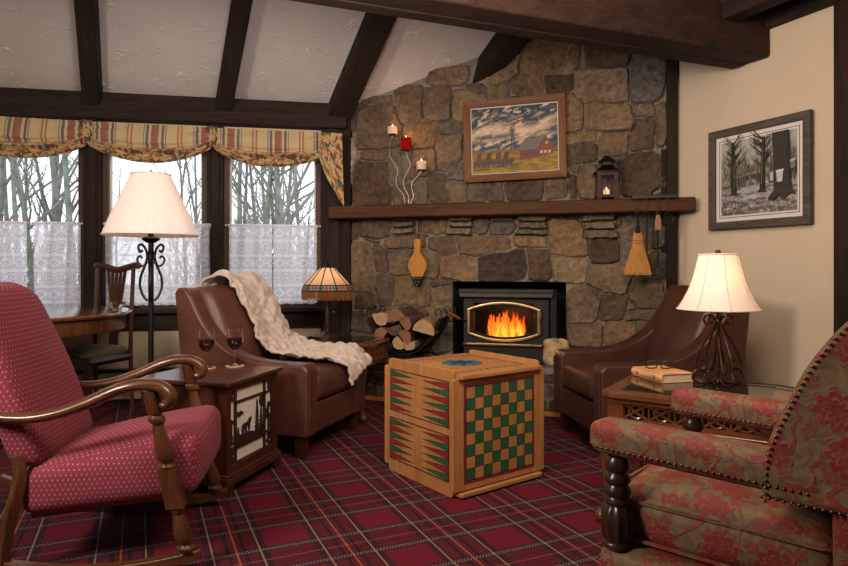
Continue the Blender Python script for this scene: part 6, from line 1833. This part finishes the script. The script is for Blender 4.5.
def ptree(u, v0, v1, w0, w1, seed, c=dk, br=16):
    R = random.Random(seed); p_.line(u, v0, u+R.uniform(-.02, .02), v1, w0, w1, c)
    p_.poly([(u-.075, v0+.03), (u-.02, v0-.03), (u+.02, v0-.03), (u+.06, v0+.035)], c)
    for i in range(br):
        v = v1+(v0-v1)*R.uniform(.02, .60); s_ = R.choice((-1, 1)); L_ = R.uniform(.06, .17)
        um, vm = u+s_*L_*.55, v-L_*R.uniform(.2, .9); p_.line(u, v, um, vm, .010, .005, c); p_.line(um, vm, um+s_*L_*.5, vm-L_*.5, .005, .002, c); p_.line(um, vm, um+s_*L_*.1, vm-L_*.6, .004, .002, c)
ptree(.185, .70, .02, .046, .028, 1, dk, 26); ptree(.575, .70, .02, .041, .024, 2, dk, 26)
Rb = random.Random(8)
for i in range(26):
    u = Rb.uniform(.01, .99); vt_ = Rb.uniform(.10, .40); p_.line(u, .63, u+Rb.uniform(-.02, .02), vt_, Rb.uniform(.004, .011), .002, ((.10, .085, .06), (.16, .145, .11))[i % 2])
    for j in range(5):
        v = vt_+(.6-vt_)*Rb.random()*.6; p_.line(u, v, u+Rb.uniform(-.06, .06), v-Rb.uniform(.03, .10), .004, .0015, (.13, .115, .085))
p_.poly([(.715, 0), (.915, 0), (.93, .40), (.945, .70), (1.0, .80), (.93, .79), (.86, .85), (.80, .80), (.72, .86), (.66, .83), (.735, .74), (.735, .40)], (.040, .030, .026))
p_.poly([(.895, 0), (.925, 0), (.94, .40), (.95, .68), (.92, .66)], (.022, .018, .017))
p_.poly([(.77, .50), (.855, .49), (.845, .63), (.78, .635)], (.50, .50, .53)); p_.poly([(.765, .485), (.86, .475), (.858, .50), (.768, .51)], (.62, .62, .64)); p_.poly([(.69, .50), (.735, .495), (.735, .61), (.695, .61)], (.42, .42, .45))
p_.poly([(.935, .39), (1.0, .37), (1.0, .48), (.95, .49)], (.16, .18, .20)); p_.poly([(.935, .38), (1.0, .36), (1.0, .39), (.94, .405)], (.42, .43, .45))
p_.b.build('printed_scene', p_.mats, t, smooth=0)
# ------------------------------------------------------------------ lights
def area(name, loc, target, size, power, col):
    l = bpy.data.lights.new(name, 'AREA'); l.shape = 'SQUARE'; l.size = size; l.energy = power; l.color = col
    o = bpy.data.objects.new(name, l); C.objects.link(o); o.location = loc
    o.rotation_euler = (Vector(target)-Vector(loc)).to_track_quat('-Z', 'Y').to_euler(); return o
def point(name, loc, power, col, r=.04):
    l = bpy.data.lights.new(name, 'POINT'); l.energy = power; l.color = col; l.shadow_soft_size = r
    o = bpy.data.objects.new(name, l); C.objects.link(o); o.location = loc; return o
area('softbox_key', (-2.0, .9, 1.95), (.6, 4.2, .9), .6, 70, (1.0, .87, .74))
area('ceiling_bounce', (.6, 1.7, 2.36), (.3, 4.4, .9), .9, 46, (1.0, .80, .60))
area('ceiling_fill', (-.4, 1.9, 1.9), (-.8, 4.0, 3.2), .6, 34, (1.0, .90, .85))  # unseen fill lamp added to brighten the sloped ceiling
point('floor_lamp_light', FLOOR_LAMP, .9, (1.0, .70, .42), .05)
point('table_lamp_light', RLAMP, 1.4, (1.0, .78, .55), .05)
point('amber_lamp_light', AMBER, 1.0, (1.0, .58, .26), .04)
point('fire_light', (p0.x, p0.y, fz+.16), 4, (1.0, .42, .10), .08)
for p, z in cands: point('candle_light', (p.x, p.y, z+.02), .35, (1.0, .55, .22), .01)
